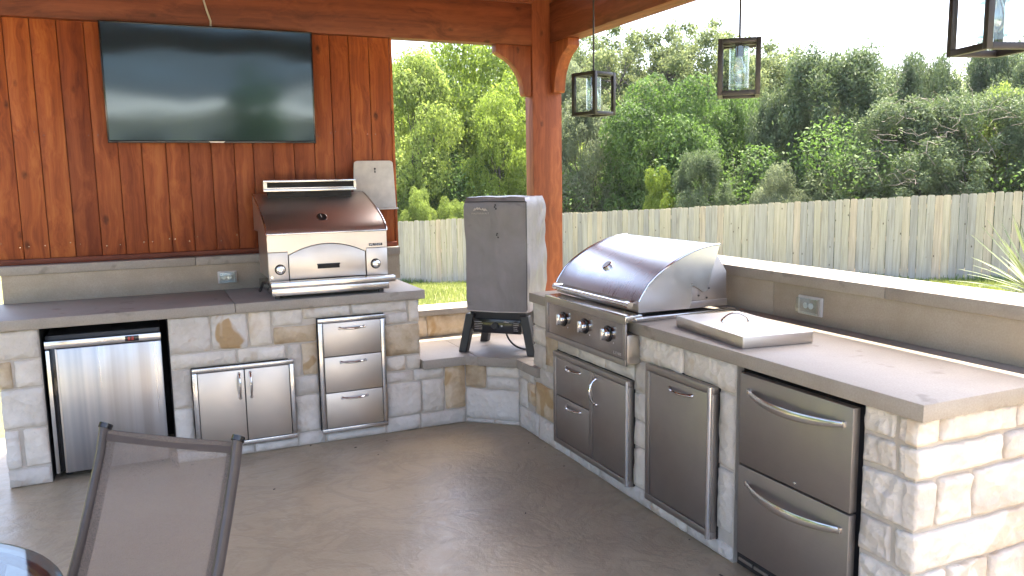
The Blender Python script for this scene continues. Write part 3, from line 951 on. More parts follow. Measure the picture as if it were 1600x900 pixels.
def panel(u0, u1, z0, z1, face, axis, t=0.02, bev=0.004):
    if axis == 1:
        return B().box(u0, u1, face, face + t, z0, z1, bev)
    return B().box(face, face + t, u0, u1, z0, z1, bev)


# double doors under the back counter
dd = thing('access_doors', 'pair of low stainless access doors beside the small fridge', 'cabinet doors')
trim_frame(0.168, 0.740, 0.066, 0.552, 0.026, 4.882, 0.03, 1).build('door_frame', 'steel_h', dd)
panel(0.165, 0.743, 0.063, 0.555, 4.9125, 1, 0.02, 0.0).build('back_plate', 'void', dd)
for (a, b, hx) in ((0.197, 0.4525, 0.424), (0.4565, 0.711, 0.487)):
    d = panel(a, b, 0.095, 0.523, 4.884, 1, 0.022).build('door', 'steel', dd)
    h = bow_handle((hx, 4.884, 0.355), (hx, 4.884, 0.500), (0, -1, 0)).build('handle', 'chrome', None)
    h.parent = d
    h.location -= d.location
# drawer stack
dr = thing('drawer_stack', 'tall stainless unit of three stacked drawers under the pizza oven', 'drawers')
trim_frame(0.893, 1.308, 0.064, 0.782, 0.027, 4.876, 0.036, 1).build('drawer_frame', 'steel_h', dr)
panel(0.89, 1.311, 0.061, 0.785, 4.9125, 1, 0.02, 0.0).build('back_plate', 'void', dr)
for (a, b) in ((0.545, 0.753), (0.319, 0.541), (0.093, 0.315)):
    d = panel(0.923, 1.279, a, b, 4.878, 1, 0.022).build('drawer_front', 'steel', dr)
    h = bow_handle((1.022, 4.878, b - 0.036), (1.177, 4.878, b - 0.036), (0, -1, 0)).build('handle', 'chrome', None)
    h.parent = d
    h.location -= d.location

# right counter units (faces look to -X)
FX = 2.129
cu_ = thing('door_drawer_unit', 'stainless unit with two small drawers beside one door below the gas grill', 'cabinet')
trim_frame(3.300, 4.120, 0.068, 0.612, 0.030, FX - 0.030, 0.03, 0).build('unit_frame', 'steel_dark', cu_)
B().box(FX - 0.0275, FX - 0.010, 3.668, 3.704, 0.099, 0.581, 0.002).build('divider', 'steel_dark', cu_)
B().box(FX + 0.0005, FX + 0.02, 3.297, 4.123, 0.065, 0.615, 0).build('back_plate', 'void', cu_)
for (a, b) in ((0.362, 0.579), (0.101, 0.357)):
    d = panel(3.708, 4.087, a, b, FX - 0.026, 0, 0.022).build('drawer_front', 'steel_dark', cu_)
    h = bow_handle((FX - 0.026, 3.955, b - 0.035), (FX - 0.026, 3.800, b - 0.035), (-1, 0, 0)).build('handle', 'chrome', None)
    h.parent = d
    h.location -= d.location
d = panel(3.334, 3.664, 0.101, 0.579, FX - 0.026, 0, 0.022).build('door', 'steel_dark', cu_)
h = bow_handle((FX - 0.026, 3.628, 0.412), (FX - 0.026, 3.628, 0.552), (-1, 0, 0), bow=0.04).build('handle', 'chrome', None)
h.parent = d
h.location -= d.location

tb = thing('pull_out_bin', 'tall single stainless pull-out door with one handle near its top', 'cabinet')
trim_frame(2.650, 3.158, 0.066, 0.735, 0.032, FX - 0.030, 0.03, 0).build('unit_frame', 'steel_dark', tb)
B().tube([(FX - 0.036, 2.664, 0.068), (FX - 0.036, 2.664, 0.733)], 0.012, 12).build('hinge_rail', 'chrome', tb)
B().box(FX + 0.0005, FX + 0.02, 2.647, 3.161, 0.063, 0.738, 0).build('back_plate', 'void', tb)
d = panel(2.686, 3.122, 0.101, 0.700, FX - 0.026, 0, 0.022).build('door', 'steel_dark', tb)
h = bow_handle((FX - 0.026, 2.96, 0.662), (FX - 0.026, 2.80, 0.662), (-1, 0, 0)).build('handle', 'chrome', None)
h.parent = d
h.location -= d.location
B().tube([(FX - 0.034, 3.311, 0.07), (FX - 0.034, 3.311, 0.61)], 0.010, 12).build('hinge_rail', 'chrome', cu_)

# drawer fridge
df = thing('drawer_fridge', 'stainless two-drawer refrigerator with long arched handles at the near end', 'refrigerator')
B().box(2.128, 2.77, 1.925, 2.515, 0.075, 0.835, 0.004).build('casing', 'black', df)
for (a, b) in ((0.470, 0.838), (0.092, 0.463)):
    d = B().box(FX - 0.036, FX - 0.0025, 1.913, 2.478, a, b, 0.004).build('drawer_front', 'steel_dark', df)
    # wide arched scoop handle: curved strip bowing out and sagging slightly
    hb = bmesh.new()
    n = 24
    y0, y1 = 2.425, 1.945
    prof = []
    for i in range(n + 1):
        t = i / n
        yy = y0 + (y1 - y0) * t
        bow = 0.050 * (1 - (2 * t - 1) ** 2) ** 0.8
        sag = 0.016 * (1 - (2 * t - 1) ** 2)
        z = b - 0.062 - sag
        hh = 0.011 + 0.007 * (1 - (2 * t - 1) ** 2)
        x = FX - 0.036 - bow - 0.004
        ring = []
        for q in range(10):
            aa = 2 * math.pi * q / 10
            ring.append(hb.verts.new((x + 0.006 * math.cos(aa), yy, z + hh * math.sin(aa))))
        prof.append(ring)
    for i in range(n):
        for q in range(10):
            hb.faces.new((prof[i][q], prof[i][(q + 1) % 10], prof[i + 1][(q + 1) % 10], prof[i + 1][q]))
    hb.faces.new(prof[0][::-1])
    hb.faces.new(prof[-1])
    bmesh.ops.recalc_face_normals(hb, faces=hb.faces[:])
    bb = B()
    bb._merge(hb)
    for yy in (2.422, 1.948):
        bb.box(FX - 0.047, FX - 0.034, yy - 0.006, yy + 0.006, b - 0.075, b - 0.052, 0.002)
    h = bb.build('handle', 'steel_h', None)
    h.parent = d
    h.location -= d.location
B().lathe([(0.006, 0), (0.006, 0.003), (0.004, 0.004)], (FX - 0.036, 2.168, 0.489), (-1, 0, 0), 14).build('lock', 'chrome', df)
vb = B().box(2.125, 2.14, 1.93, 2.51, 0.02, 0.078, 0.002)
vb.build('vent_grille', 'black', df)
for i in range(6):
    B().box(2.119, 2.1245, 1.955 + i * 0.092, 2.035 + i * 0.092, 0.042, 0.056, 0.001).build('vent_slot', 'steel_dark', df)
for yy in (1.97, 2.47):
    B().lathe([(0.018, 0), (0.018, 0.02)], (2.2, yy, 0.004), (0, 0, 1), 10).build('foot', 'black', df)

# small fridge under back counter
fr = thing('compact_fridge', 'compact stainless refrigerator with digital display under the counter', 'refrigerator')
B().box(-0.556, 0.018, 4.985, 5.52, 0.03, 0.80, 0.004).build('casing', 'black', fr)
B().box(-0.557, 0.021, 4.930, 4.984, 0.737, 0.777, 0.003).build('control_strip', 'steel_h', fr)
B().box(-0.500, 0.020, 4.930, 4.984, 0.035, 0.732, 0.005).build('door', 'steel_v', fr)
B().box(-0.556, -0.535, 4.932, 4.984, 0.035, 0.730, 0.006).build('handle', 'steel_h', fr)
B().box(-0.5345, -0.5005, 4.965, 4.984, 0.035, 0.732, 0.001).build('grip_recess', 'gloss_black', fr)
B().box(-0.5095, -0.5005, 4.936, 4.9645, 0.035, 0.732, 0.001).build('grip_edge', 'steel', fr)
B().lathe([(0.010, 0), (0.010, 0.003), (0.005, 0.0035), (0.005, 0.002)], (-0.27, 4.930, 0.757), (0, -1, 0), 18).build('lock', 'chrome', fr)
dsp = B().box(-0.162, -0.092, 4.927, 4.931, 0.742, 0.773, 0.003).build('display', 'gloss_black', fr)
m_red = N('red_digits').set(base=(0.1, 0.01, 0.01), emit=(1.0, 0.08, 0.06), es=0.12)
sg = B()
for i in range(2):      # two dim seven-segment digits reading 3 and 8 would be guesswork: plain lit bars
    x = -0.148 + i * 0.018
    sg.box(x, x + 0.012, 4.9262, 4.9268, 0.764, 0.766, 0).box(x, x + 0.012, 4.9262, 4.9268, 0.757, 0.759, 0).box(x, x + 0.012, 4.9262, 4.9268, 0.750, 0.752, 0)
sg.build('digit_bars', m_red, fr)
for xx_ in (-0.5, -0.03):
    B().lathe([(0.02, 0), (0.02, 0.027)], (xx_, 5.02, 0.003), (0, 0, 1), 10).build('foot', 'black', fr)

# ------------------------------------------------------------------ outlets
def outlet(label, o, xd, wd=0.118, ht=0.078):
    m = frame_m(o, xd, (0, 0, 1))      # local z = outward
    t = thing('power_outlet', label, 'outlet', (0, 0, 0), 0, 'outlets set in the backsplashes')
    t.matrix_world = m
    B().box(-wd / 2, wd / 2, -ht / 2, ht / 2, 0, 0.010, 0.003).build('plate', 'sheet', t)
    B().box(-wd / 2 + 0.014, wd / 2 - 0.02, -ht / 2 + 0.012, ht / 2 - 0.012, 0.0102, 0.013, 0.002).build('recess', 'steel_dark', t)
    for sx in (-0.022, 0.012):
        B().lathe([(0.014, 0), (0.014, 0.004), (0.012, 0.005)], (sx, 0, 0.0132), (0, 0, 1), 16).build('socket', 'white', t)
    f = B().box(-wd / 2 + 0.008, wd / 2 - 0.014, -ht / 2 + 0.008, ht / 2 - 0.008, 0.030, 0.033, 0.001).box(-wd / 2 + 0.008, wd / 2 - 0.014, ht / 2 - 0.011, ht / 2 - 0.008, 0.0105, 0.030)
    f.box(-wd / 2 + 0.008, wd / 2 - 0.014, -ht / 2 + 0.008, -ht / 2 + 0.011, 0.0105, 0.030)
    f.build('clear_flap', 'glass', t)
    B().tube([(wd / 2 - 0.010, -ht / 2 + 0.006, 0.020), (wd / 2 - 0.010, ht / 2 - 0.006, 0.020)], 0.004, 8).build('hinge', 'steel_dark', t)


outlet('grey covered outlet in the plank wall backsplash left of the pizza oven', (0.449, 5.565, 0.998), (1, 0, 0))
outlet('grey covered outlet in the bar backsplash behind the flat burner lid', (2.806, 2.838, 0.998), (0, -1, 0), 0.15, 0.088)

# ------------------------------------------------------------------ pizza oven
po = thing('pizza_oven', 'stainless gas pizza oven with curved hood on the back counter', 'oven')
# drip trays
B().box(0.632, 1.386, 4.868, 5.0, 0.985, 1.022, 0.004).build('front_shelf', 'steel_h', po)
B().box(0.640, 1.352, 4.895, 5.50, 0.938, 0.984, 0.004).build('base_tray', 'steel_h', po)
for xx_ in (0.68, 1.31):
    for yy in (4.95, 5.44):
        B().lathe([(0.018, 0), (0.018, 0.0225)], (xx_, yy, ZC + 0.0005), (0, 0, 1), 10).build('foot', 'black', po)
B().box(0.650, 1.350, 4.990, 5.50, 1.0225, 1.30, 0.004).build('body', 'steel', po)
# facia with arched opening: build as outline prism pieces
arch = []
for i in range(15):
    t = i / 14
    arch.append((0.757 + 0.465 * t, 1.172 + 0.060 * (1 - (2 * t - 1) ** 2)))
up = [(0.635, 1.200), (0.757, 1.200)] + arch + [(1.222, 1.200), (1.362, 1.200), (1.362, 1.300), (0.635, 1.300)]
up = [(0.635, 1.196), (0.752, 1.196), (0.752, 1.177)] + [(x, z + 0.005) for x, z in arch] + [(1.227, 1.177), (1.227, 1.196), (1.362, 1.196), (1.362, 1.298), (0.635, 1.298)]
B().prism(up, 1, 4.960, 4.989, 0.0).build('facia', 'steel', po)
B().prism([(0.757, 1.026)] + arch + [(1.222, 1.026)], 1, 4.964, 4.987, 0.0015).build('oven_door', 'steel', po)
B().box(0.755, 1.224, 4.9885, 4.9895, 1.0225, 1.24, 0).build('door_gap', 'void', po)
for (a, b) in ((0.635, 0.751), (1.228, 1.362)):
    B().box(a, b, 4.958, 4.989, 1.0225, 1.193, 0.003).build('control_box', 'steel', po)
# slot handle
B().box(0.925, 1.060, 4.9615, 4.9635, 1.082, 1.108, 0.0).build('slot_recess', 'void', po)
B().box(0.922, 1.063, 4.955, 4.9612, 1.104, 1.112, 0.002).build('slot_lip', 'black', po)
def knob(parent, o, ax, r=0.027, bezel=True):
    k_ = B().lathe([(r * 1.28, 0.0), (r * 1.28, 0.004), (r * 1.1, 0.008)], o, ax, 28).build('knob_bezel', 'gloss_black', parent)
    ax = Vector(ax)
    bb = B().lathe([(r, 0.0085), (r, 0.022), (r * 0.9, 0.030), (r * 0.55, 0.033), (0.0, 0.033)], o, ax, 28)
    side = Vector((0, 0, 1)).cross(ax).normalized()
    mm = frame_m(Vector(o) + ax * 0.033, side, (0, 0, 1))
    bb.box(-r * 0.22, r * 0.22, -r * 0.92, r * 0.92, -0.004, 0.009, 0.002, mat=mm)
    bb.build('knob', 'chrome', parent)
knob(po, (0.702, 4.958, 1.090), (0, -1, 0), 0.025)
knob(po, (1.285, 4.958, 1.094), (0, -1, 0), 0.025)
B().lathe([(0.006, 0), (0.006, 0.004)], (0.652, 4.958, 1.045), (0, -1, 0), 12).build('igniter_button', 'chrome', po)
B().box(1.248, 1.332, 4.957, 4.9598, 1.206, 1.222, 0.0).build('logo_plate', 'black', po)
text('logo_lettering', 'LYNX', 0.018, 'white', po, frame_m((1.297, 4.9566, 1.214), (1, 0, 0), (0, 0, 1)), width=0.055)
lg = B().prism([(1.252, 1.209), (1.256, 1.209), (1.262, 1.214), (1.268, 1.209), (1.268, 1.220), (1.264, 1.220), (1.260, 1.216), (1.252, 1.220)], 1, 4.9555, 4.9568)
lg.build('logo_emblem', 'white', po)
# hood: profile (y, z) swept along x, with end caps
prof = [(4.962, 1.3005), (4.968, 1.318), (4.985, 1.335), (5.02, 1.358), (5.07, 1.385), (5.13, 1.412), (5.20, 1.438), (5.28, 1.463), (5.36, 1.487), (5.44, 1.512), (5.50, 1.527), (5.55, 1.534)]
cap = prof + [(5.55, 1.3005)]
B().prism(cap, 0, 0.634, 1.363, 0.0).build('hood', 'steel_hood', po)
B().tube([(1.364, y, z) for y, z in prof], 0.006, 8).build('hood_rim', 'steel_h', po)
B().tube([(0.633, y, z) for y, z in prof], 0.006, 8).build('hood_rim', 'steel_h', po)
B().box(0.634, 1.363, 4.953, 4.9595, 1.296, 1.306, 0.002).build('hood_lip', 'steel_h', po)
# thermometer on the hood slope
hn = Vector((0, -0.72, 0.68)).normalized()
B().lathe([(0.033, 0), (0.033, 0.007), (0.029, 0.009)], (0.985, 5.070, 1.386), hn, 28).build('thermometer_ring', 'steel_h', po)
B().lathe([(0.028, 0.0), (0.028, 0.0095)], (0.985, 5.070, 1.386), hn, 28).build('thermometer_dial', 'gloss_black', po)
B().box(-0.0015, 0.0015, -0.002, 0.022, 0.0097, 0.0105, mat=frame_m((0.985, 5.070, 1.386), Vector((1, 0, 0.3)), hn.cross(Vector((1, 0, 0.3)).normalized()))).build('thermometer_needle', 'white', po)
# rear vent hood
ye = 5.44
b = B()
b.box(0.688, 1.288, 5.40, 5.52, 1.607, 1.622, 0.002).box(0.688, 1.288, 5.40, 5.52, 1.548, 1.566, 0.002)
b.box(0.688, 0.712, 5.40, 5.52, 1.5665, 1.6065, 0.0).box(1.272, 1.288, 5.40, 5.52, 1.5665, 1.6065, 0.0)
b.build('vent_surround', 'steel_h', po)
B().box(0.7125, 1.2715, 5.43, 5.51, 1.5665, 1.6065, 0).build('vent_opening', 'void', po)
B().box(0.7125, 1.2715, 5.405, 5.4295, 1.5665, 1.574, 0.001).build('vent_louvre', 'steel_h', po)
B().box(0.72, 1.26, 5.43, 5.50, 1.49, 1.5475, 0.002).build('flue', 'void', po)
# side gas fittings
B().tube([(0.632, 5.10, 1.0), (0.615, 5.10, 1.0), (0.607, 5.12, 0.97), (0.607, 5.2, 0.94)], 0.010, 8).build('gas_fitting', 'black_metal', po)

# metal panel on the wall
mp = thing('metal_wall_panel', 'pale upright metal panel with keyhole hung on the plank wall edge', 'panel')
pts = []
for (cx, cz, a0, a1) in ((1.355, 1.722, 180, 100), (1.575, 1.722, 80, 0)):
    for i in range(5):
        a = R(a0 + (a1 - a0) * i / 4)
        pts.append((cx + 0.03 * math.cos(a), cz + 0.024 * math.sin(a)))
pts = [(1.314, 1.418)] + [(1.323, 1.70)] + pts[1:-1] + [(1.605, 1.70), (1.617, 1.418)]
B().prism(pts, 1, 5.600, 5.612, 0.002).build('sheet', 'sheet', mp)
B().box(1.306, 1.628, 5.585, 5.612, 1.405, 1.417, 0.002).build('bottom_lip', 'sheet', mp)
B().box(1.34, 1.59, 5.613, 5.655, 1.45, 1.70, 0.002).build('mounting_box', 'sheet', mp)
B().lathe([(0.007, 0), (0.007, 0.002)], (1.472, 5.600, 1.690), (0, -1, 0), 12).build('keyhole', 'black', mp)
B().lathe([(0.006, 0), (0.006, 0.002)], (1.472, 5.600, 1.668), (0, -1, 0), 12).build('keyhole', 'black', mp)
B().box(1.4695, 1.4745, 5.5985, 5.5998, 1.668, 1.69).build('keyhole_slot', 'black', mp)

# ------------------------------------------------------------------ gas grill
gr = thing('gas_grill', 'stainless gas grill with domed lid and three knobs on the bar counter', 'grill')
Y0, Y1 = 3.245, 4.100
XP = 2.042
# control panel box
B().box(XP + 0.012, FX - 0.001, Y0, Y1, 0.712, 0.856, 0.003).build('panel_box', 'steel', gr)
b = B()
b.box(XP, XP + 0.0118, Y0, Y1, 0.705, 0.735, 0.002).box(XP, XP + 0.0118, Y0, Y1, 0.908, 0.946, 0.003)
b.box(XP, XP + 0.0118, Y0, Y0 + 0.022, 0.7353, 0.9077, 0.002).box(XP, XP + 0.0118, Y1 - 0.03, Y1, 0.7353, 0.9077, 0.002)
b.build('panel_surround', 'steel_dark', gr)
B().box(XP + 0.006, XP + 0.0117, Y0 + 0.022, Y1 - 0.03, 0.7353, 0.9077, 0.0).build('panel_face', 'steel_face', gr)
B().box(XP + 0.001, 2.14, Y0 - 0.0005, Y1, 0.9165, 0.950, 0.003).build('panel_top', 'steel_h', gr)
for yy in (3.890, 3.650, 3.415):
    knob(gr, (XP + 0.006, yy, 0.838), (-1, 0, 0), 0.032)
text('logo_lettering', 'LYNX', 0.02, 'grey_print', gr, frame_m((XP + 0.0052, 3.325, 0.755), (0, -1, 0), (0, 0, 1)), width=0.07)
for i in range(3):
    yy = (3.890, 3.650, 3.415)[i]
    B().lathe([(0.004, 0), (0.004, 0.002)], (XP + 0.006, yy - 0.055, 0.80), (-1, 0, 0), 8).build('print_mark', 'grey_print', gr)
# fire box and flanges
B().box(2.150, 2.68, 3.285, 4.115, 0.9505, 0.985, 0.003).build('firebox_rim', 'steel_dark', gr)
B().box(2.0995, 2.70, 3.170 + 0.07, 3.286, 0.9165, 0.938, 0.003).build('side_flange', 'steel_h', gr)
B().box(2.155, 2.168, 3.29, 4.11, 0.985, 1.012, 0.002).build('front_baffle', 'gloss_black', gr)
# rear housing
rh = [(2.42, 0.9505), (2.42, 1.05), (2.56, 1.235), (2.60, 1.235), (2.672, 1.125), (2.678, 0.9505)]
B().prism(rh, 1, 3.288, 4.120, 0.002).build('rear_housing', 'steel_dark', gr)
# hood: shell with side plates
hc = [(2.136, 1.010), (2.150, 1.035), (2.192, 1.093), (2.240, 1.133), (2.295, 1.168), (2.345, 1.195), (2.400, 1.219), (2.455, 1.239), (2.508, 1.253), (2.565, 1.262), (2.614, 1.266)]
sc = bmesh.new()
th_ = 0.006
YH0, YH1 = 3.272, 4.135
L0 = [sc.verts.new((x, YH0, z)) for x, z in hc]
L1 = [sc.verts.new((x, YH1, z)) for x, z in hc]
I0 = [sc.verts.new((x + 0.004, YH0, z - th_)) for x, z in hc]
I1 = [sc.verts.new((x + 0.004, YH1, z - th_)) for x, z in hc]
for i in range(len(hc) - 1):
    sc.faces.new((L0[i], L0[i + 1], L1[i + 1], L1[i]))
    sc.faces.new((I0[i], I1[i], I1[i + 1], I0[i + 1]))
    sc.faces.new((L0[i], I0[i], I0[i + 1], L0[i + 1]))
    sc.faces.new((L1[i], L1[i + 1], I1[i + 1], I1[i]))
sc.faces.new((L0[0], L1[0], I1[0], I0[0]))
sc.faces.new((L0[-1], I0[-1], I1[-1], L1[-1]))
bmesh.ops.recalc_face_normals(sc, faces=sc.faces[:])
bb = B()
bb._merge(sc)
bb.build('lid', 'steel_lid', gr, angle=60)
side = [(x + 0.002, z - 0.0065) for x, z in hc] + [(2.576, 1.148), (2.545, 1.040), (2.532, 1.032), (2.516, 1.033), (2.495, 1.048), (2.461, 1.065), (2.448, 1.062), (2.445, 1.050), (2.452, 1.018), (2.450, 0.994), (2.436, 0.955), (2.137, 0.955)]
B().prism(side, 1, YH0 + 0.002, YH0 + 0.008, 0.0).build('lid_side', 'steel_lid', gr)
B().prism(side, 1, YH1 - 0.008, YH1 - 0.002, 0.0).build('lid_side', 'steel', gr)
B().box(2.136, 2.150, YH0 + 0.0082, YH1 - 0.0082, 0.957, 1.008, 0.002).build('lid_front_band', 'steel_dark', gr)
B().tube([(x - 0.001, YH0 - 0.001, z + 0.001) for x, z in hc], 0.005, 8).build('lid_trim', 'chrome', gr)
B().tube([(x - 0.001, YH1 + 0.001, z + 0.001) for x, z in hc], 0.005, 8).build('lid_trim', 'chrome', gr)
for (x, z) in ((2.552, 1.048), (2.50, 1.012), (2.55, 0.998)):
    B().lathe([(0.005, 0), (0.005, 0.003)], (x, YH0 + (0.002 if z > 1.04 else 0.0155), z), (0, -1, 0), 10).build('screw', 'black', gr)
# handle
hb = B().tube([(2.080, 4.06, 0.998), (2.080, 3.30, 0.998)], 0.0125, 14)
hb.build('handle_bar', 'chrome', gr)
for yy in (4.06, 3.315):
    B().tube([(2.142, yy, 1.000), (2.110, yy, 1.000), (2.080, yy - 0.02, 0.999), (2.078, yy - 0.055, 0.998)] if yy < 3.5 else [(2.142, yy, 1.000), (2.11, yy, 1.000), (2.080, yy, 0.999)], [0.012, 0.014, 0.018, 0.016] if yy < 3.5 else [0.012, 0.014, 0.018], 12).build('handle_end', 'chrome', gr)
nh = Vector((-0.62, 0, 0.78)).normalized()
B().lathe([(0.030, -0.004), (0.030, 0.010), (0.025, 0.013)], (2.243, 3.742, 1.135), nh, 24).build('thermometer_ring', 'chrome', gr)
B().lathe([(0.024, 0.0), (0.024, 0.0135)], (2.243, 3.742, 1.135), nh, 24).build('thermometer_dial', 'steel_dark', gr)

# ------------------------------------------------------------------ burner lid
bl = thing('burner_lid', 'square brushed steel lid with arched handle lying on the bar counter', 'lid', (2.352, 2.790, ZC), R(-7.0))
B().box(-0.168, 0.168, -0.275, 0.275, 0.0005, 0.050, 0.004).build('pan', 'steel', bl)
hd = []
for i in range(13):
    t = i / 12
    hd.append((0.0 + 0.052 - 0.104 * t, 0.065 - 0.13 * t * 0.0 - 0.09 * t + 0.045 - 0.065, 0.051 + 0.038 * math.sin(math.pi * t) ** 0.6))
hpts = [(-0.06 + 0.12 * t, 0.055 - 0.03 * t, 0.051 + 0.036 * math.sin(math.pi * t) ** 0.6) for t in [i / 12 for i in range(13)]]
hb = B().tube(hpts, [0.010] + [0.0055] * 11 + [0.010], 10)
hb.build('handle', 'chrome', bl)

# ------------------------------------------------------------------ smoker
sm = thing('covered_smoker', 'upright electric smoker under a faded grey cover on splayed black legs', 'smoker', (2.19, 4.98, 0.455), R(-45))
WX, WY = 0.2175, 0.19
def cover_mesh():
    bm = bmesh.new()
    bmesh.ops.create_cube(bm, size=1.0)
    bmesh.ops.subdivide_edges(bm, edges=bm.edges[:], cuts=26, use_grid_fill=True)
    for v in bm.verts:
        x, y, z = v.co
        zz = z + 0.5
        # rounded corners
        X, Y = x * 2, y * 2
        sx = WX * (1.0 - 0.03 * (1 - zz))
        px, py = X * sx, Y * WY
        pz = 0.283 + 0.752 * zz
        top = max(0, zz - 0.94) / 0.06
        front = max(0, -Y - 0.98) * 50
        # sheared top edge: chamfer
        px *= 1 - 0.07 * top
        py *= 1 - 0.07 * top
        nv = Vector((px * 6, py * 6, pz * 2.6))
        amp = 0.003 if Y < -0.9 else 0.015
        amp *= (0.35 + 0.65 * min(1, (1 - zz) * 6)) * (0.5 + 0.5 * min(1, zz * 8))
        d1 = noise.noise(nv) + 0.55 * noise.noise(nv * 2.3 + Vector((3, 1, 7)))
        ridge = 1 - abs(noise.noise(Vector((px * 5 + pz * 3.2, py * 5 - pz * 2.0, pz * 1.2)))) * 3
        d = amp * (d1 + 0.6 * max(-1, ridge))
        if abs(X) > 0.97:
            px += math.copysign(d, X)
            # pinched waist on the side
            px -= math.copysign(0.006 * math.exp(-((zz - 0.55) / 0.16) ** 2) * (1 if X < 0 else 0.5), X)
        if abs(Y) > 0.97:
            py += math.copysign(d, Y)
        if z > 0.49:
            pz += 0.006 * noise.noise(Vector((px * 9, py * 9, 0)))
        v.co = (px, py, pz)
    bmesh.ops.delete(bm, geom=[f for f in bm.faces if f.normal.z < -0.9 and f.calc_center_median().z < 0.3], context='FACES')
    b = B()
    b._merge(bm)
    return b
cv = cover_mesh().build('cover', 'cover', sm, angle=70)
# stitched seams
B().tube([(-WX - 0.001, -WY - 0.004, 1.005), (0, -WY - 0.006, 1.007), (WX + 0.001, -WY - 0.004, 1.005)], 0.003, 6).build('seam', 'black', sm)
B().tube([(WX * 0.99, -WY - 0.003, 0.30), (WX + 0.001, -WY - 0.003, 0.65), (WX + 0.002, -WY - 0.004, 1.005)], 0.003, 6).build('seam', 'black', sm)
B().tube([(-WX * 0.965, -WY - 0.004, 0.286), (0, -WY - 0.006, 0.282), (WX * 0.965, -WY - 0.004, 0.288)], 0.004, 6).build('hem', 'grey_print', sm)
# logo: mountain ridge and lettering
fy = -WY - 0.0095
for pts_ in ([(-0.150, 0.947), (-0.138, 0.965), (-0.130, 0.962), (-0.120, 0.972), (-0.112, 0.966), (-0.104, 0.970), (-0.090, 0.955), (-0.098, 0.953), (-0.106, 0.960), (-0.115, 0.953), (-0.124, 0.959), (-0.133, 0.951)],
             [(-0.092, 0.951), (-0.082, 0.965), (-0.072, 0.960), (-0.062, 0.964), (-0.046, 0.945), (-0.060, 0.950), (-0.070, 0.946), (-0.080, 0.953)]):
    B().prism(pts_, 1, fy, fy + 0.003).build('logo_ridge', 'grey_print', sm)
text('logo_lettering', 'MASTERBUILT', 0.016, 'grey_print', sm, frame_m((-0.098, fy, 0.930), (1, 0, 0), (0, 0, 1)), width=0.122)
for (x, z) in ((0.008, 0.985), (0.003, 0.972), (0.012, 0.960), (0.018, 0.80), (0.014, 0.79), (0.024, 0.775)):
    B().lathe([(0.0055, 0), (0.0055, 0.0025)], (x, -WY - 0.0065, z), (0, -1, 0), 7).build('tear', 'black', sm)
# body under the cover
B().box(-0.200, 0.200, -0.168, 0.168, 0.150, 0.60, 0.006).build('cabinet', 'black', sm)
cpn = B().box(-0.172, 0.168, -0.190, -0.1685, 0.138, 0.232, 0.003).build('control_panel', 'gloss_black', sm)
B().lathe([(0.022, 0), (0.022, 0.014), (0.018, 0.017)], (-0.012, -0.190, 0.190), (0, -1, 0), 20).build('dial', 'black', sm)
B().lathe([(0.006, 0), (0.006, 0.003)], (0.035, -0.190, 0.190), (0, -1, 0), 10).build('indicator', 'white', sm)
pr = B()
for i in range(5):
    pr.box(-0.160, -0.105 + 0.008 * math.sin(i * 3), -0.1908, -0.1902, 0.162 + i * 0.012, 0.1645 + i * 0.012)
    pr.box(0.118, 0.150 + 0.006 * math.sin(i * 5), -0.1908, -0.1902, 0.160 + i * 0.012, 0.1625 + i * 0.012)
pr.build('printed_lines', 'grey_print', sm)
B().prism([(0.045, 0.216), (0.058, 0.224), (0.075, 0.219), (0.088, 0.213), (0.07, 0.213)], 1, -0.1908, -0.1902).build('panel_emblem', 'grey_print', sm)
B().box(0.172, 0.196, -0.186, -0.1685, 0.142, 0.232, 0.002).build('side_tab', 'steel_dark', sm)
for (sx, sy) in ((-1, -1), (1, -1), (-1, 1), (1, 1)):
    x1, y1 = sx * 0.205, sy * 0.165
    x0, y0 = sx * 0.245, sy * 0.185
    lw = 0.028
    tb_ = bmesh.new()
    vs0 = [tb_.verts.new((x0 + a * lw, y0 + b_ * lw, 0.001)) for a, b_ in ((-1, -1), (1, -1), (1, 1), (-1, 1))]
    vs1 = [tb_.verts.new((x1 + a * lw * 1.05 - sx * 0.012, y1 + b_ * lw, 0.262)) for a, b_ in ((-1, -1), (1, -1), (1, 1), (-1, 1))]
    tb_.faces.new(vs0[::-1])
    tb_.faces.new(vs1)
    for i in range(4):
        tb_.faces.new((vs0[i], vs0[(i + 1) % 4], vs1[(i + 1) % 4], vs1[i]))
    bmesh.ops.bevel(tb_, geom=tb_.edges[:], offset=0.004, segments=1, affect='EDGES')
    b = B()
    b._merge(tb_)
    b.build('leg', 'black', sm)
hp = []
for i in range(14):
    t = i / 13
    a = math.pi * (1.0 + 0.5 * t)
    hp.append((0.13 + 0.15 * math.cos(a), 0.02 - 0.05 * t, 0.150 + 0.142 * math.sin(a)))
hp = [(-0.02, 0.02, 0.16)] + hp + [(0.20, -0.04, 0.008), (0.26, -0.05, 0.008), (0.31, -0.06, 0.010)]
B().tube(hp, 0.0065, 8).build('power_cord', 'black', sm)
B().tube([(0.31, -0.06, 0.012), (0.345, -0.065, 0.013)], 0.011, 10).build('cord_plug', 'chrome', sm)
tag(B().lathe([(0.028, 0), (0.028, 0.02), (0.02, 0.03), (0.02, 0.03)], (2.60, 5.03, 0.4555), (0.8, -0.6, 0.0), 12).build('pipe_stub', 'mortar'), 'short grey pipe stub beside the smoker on the corner plinth', 'pipe').location.z = 0.4845

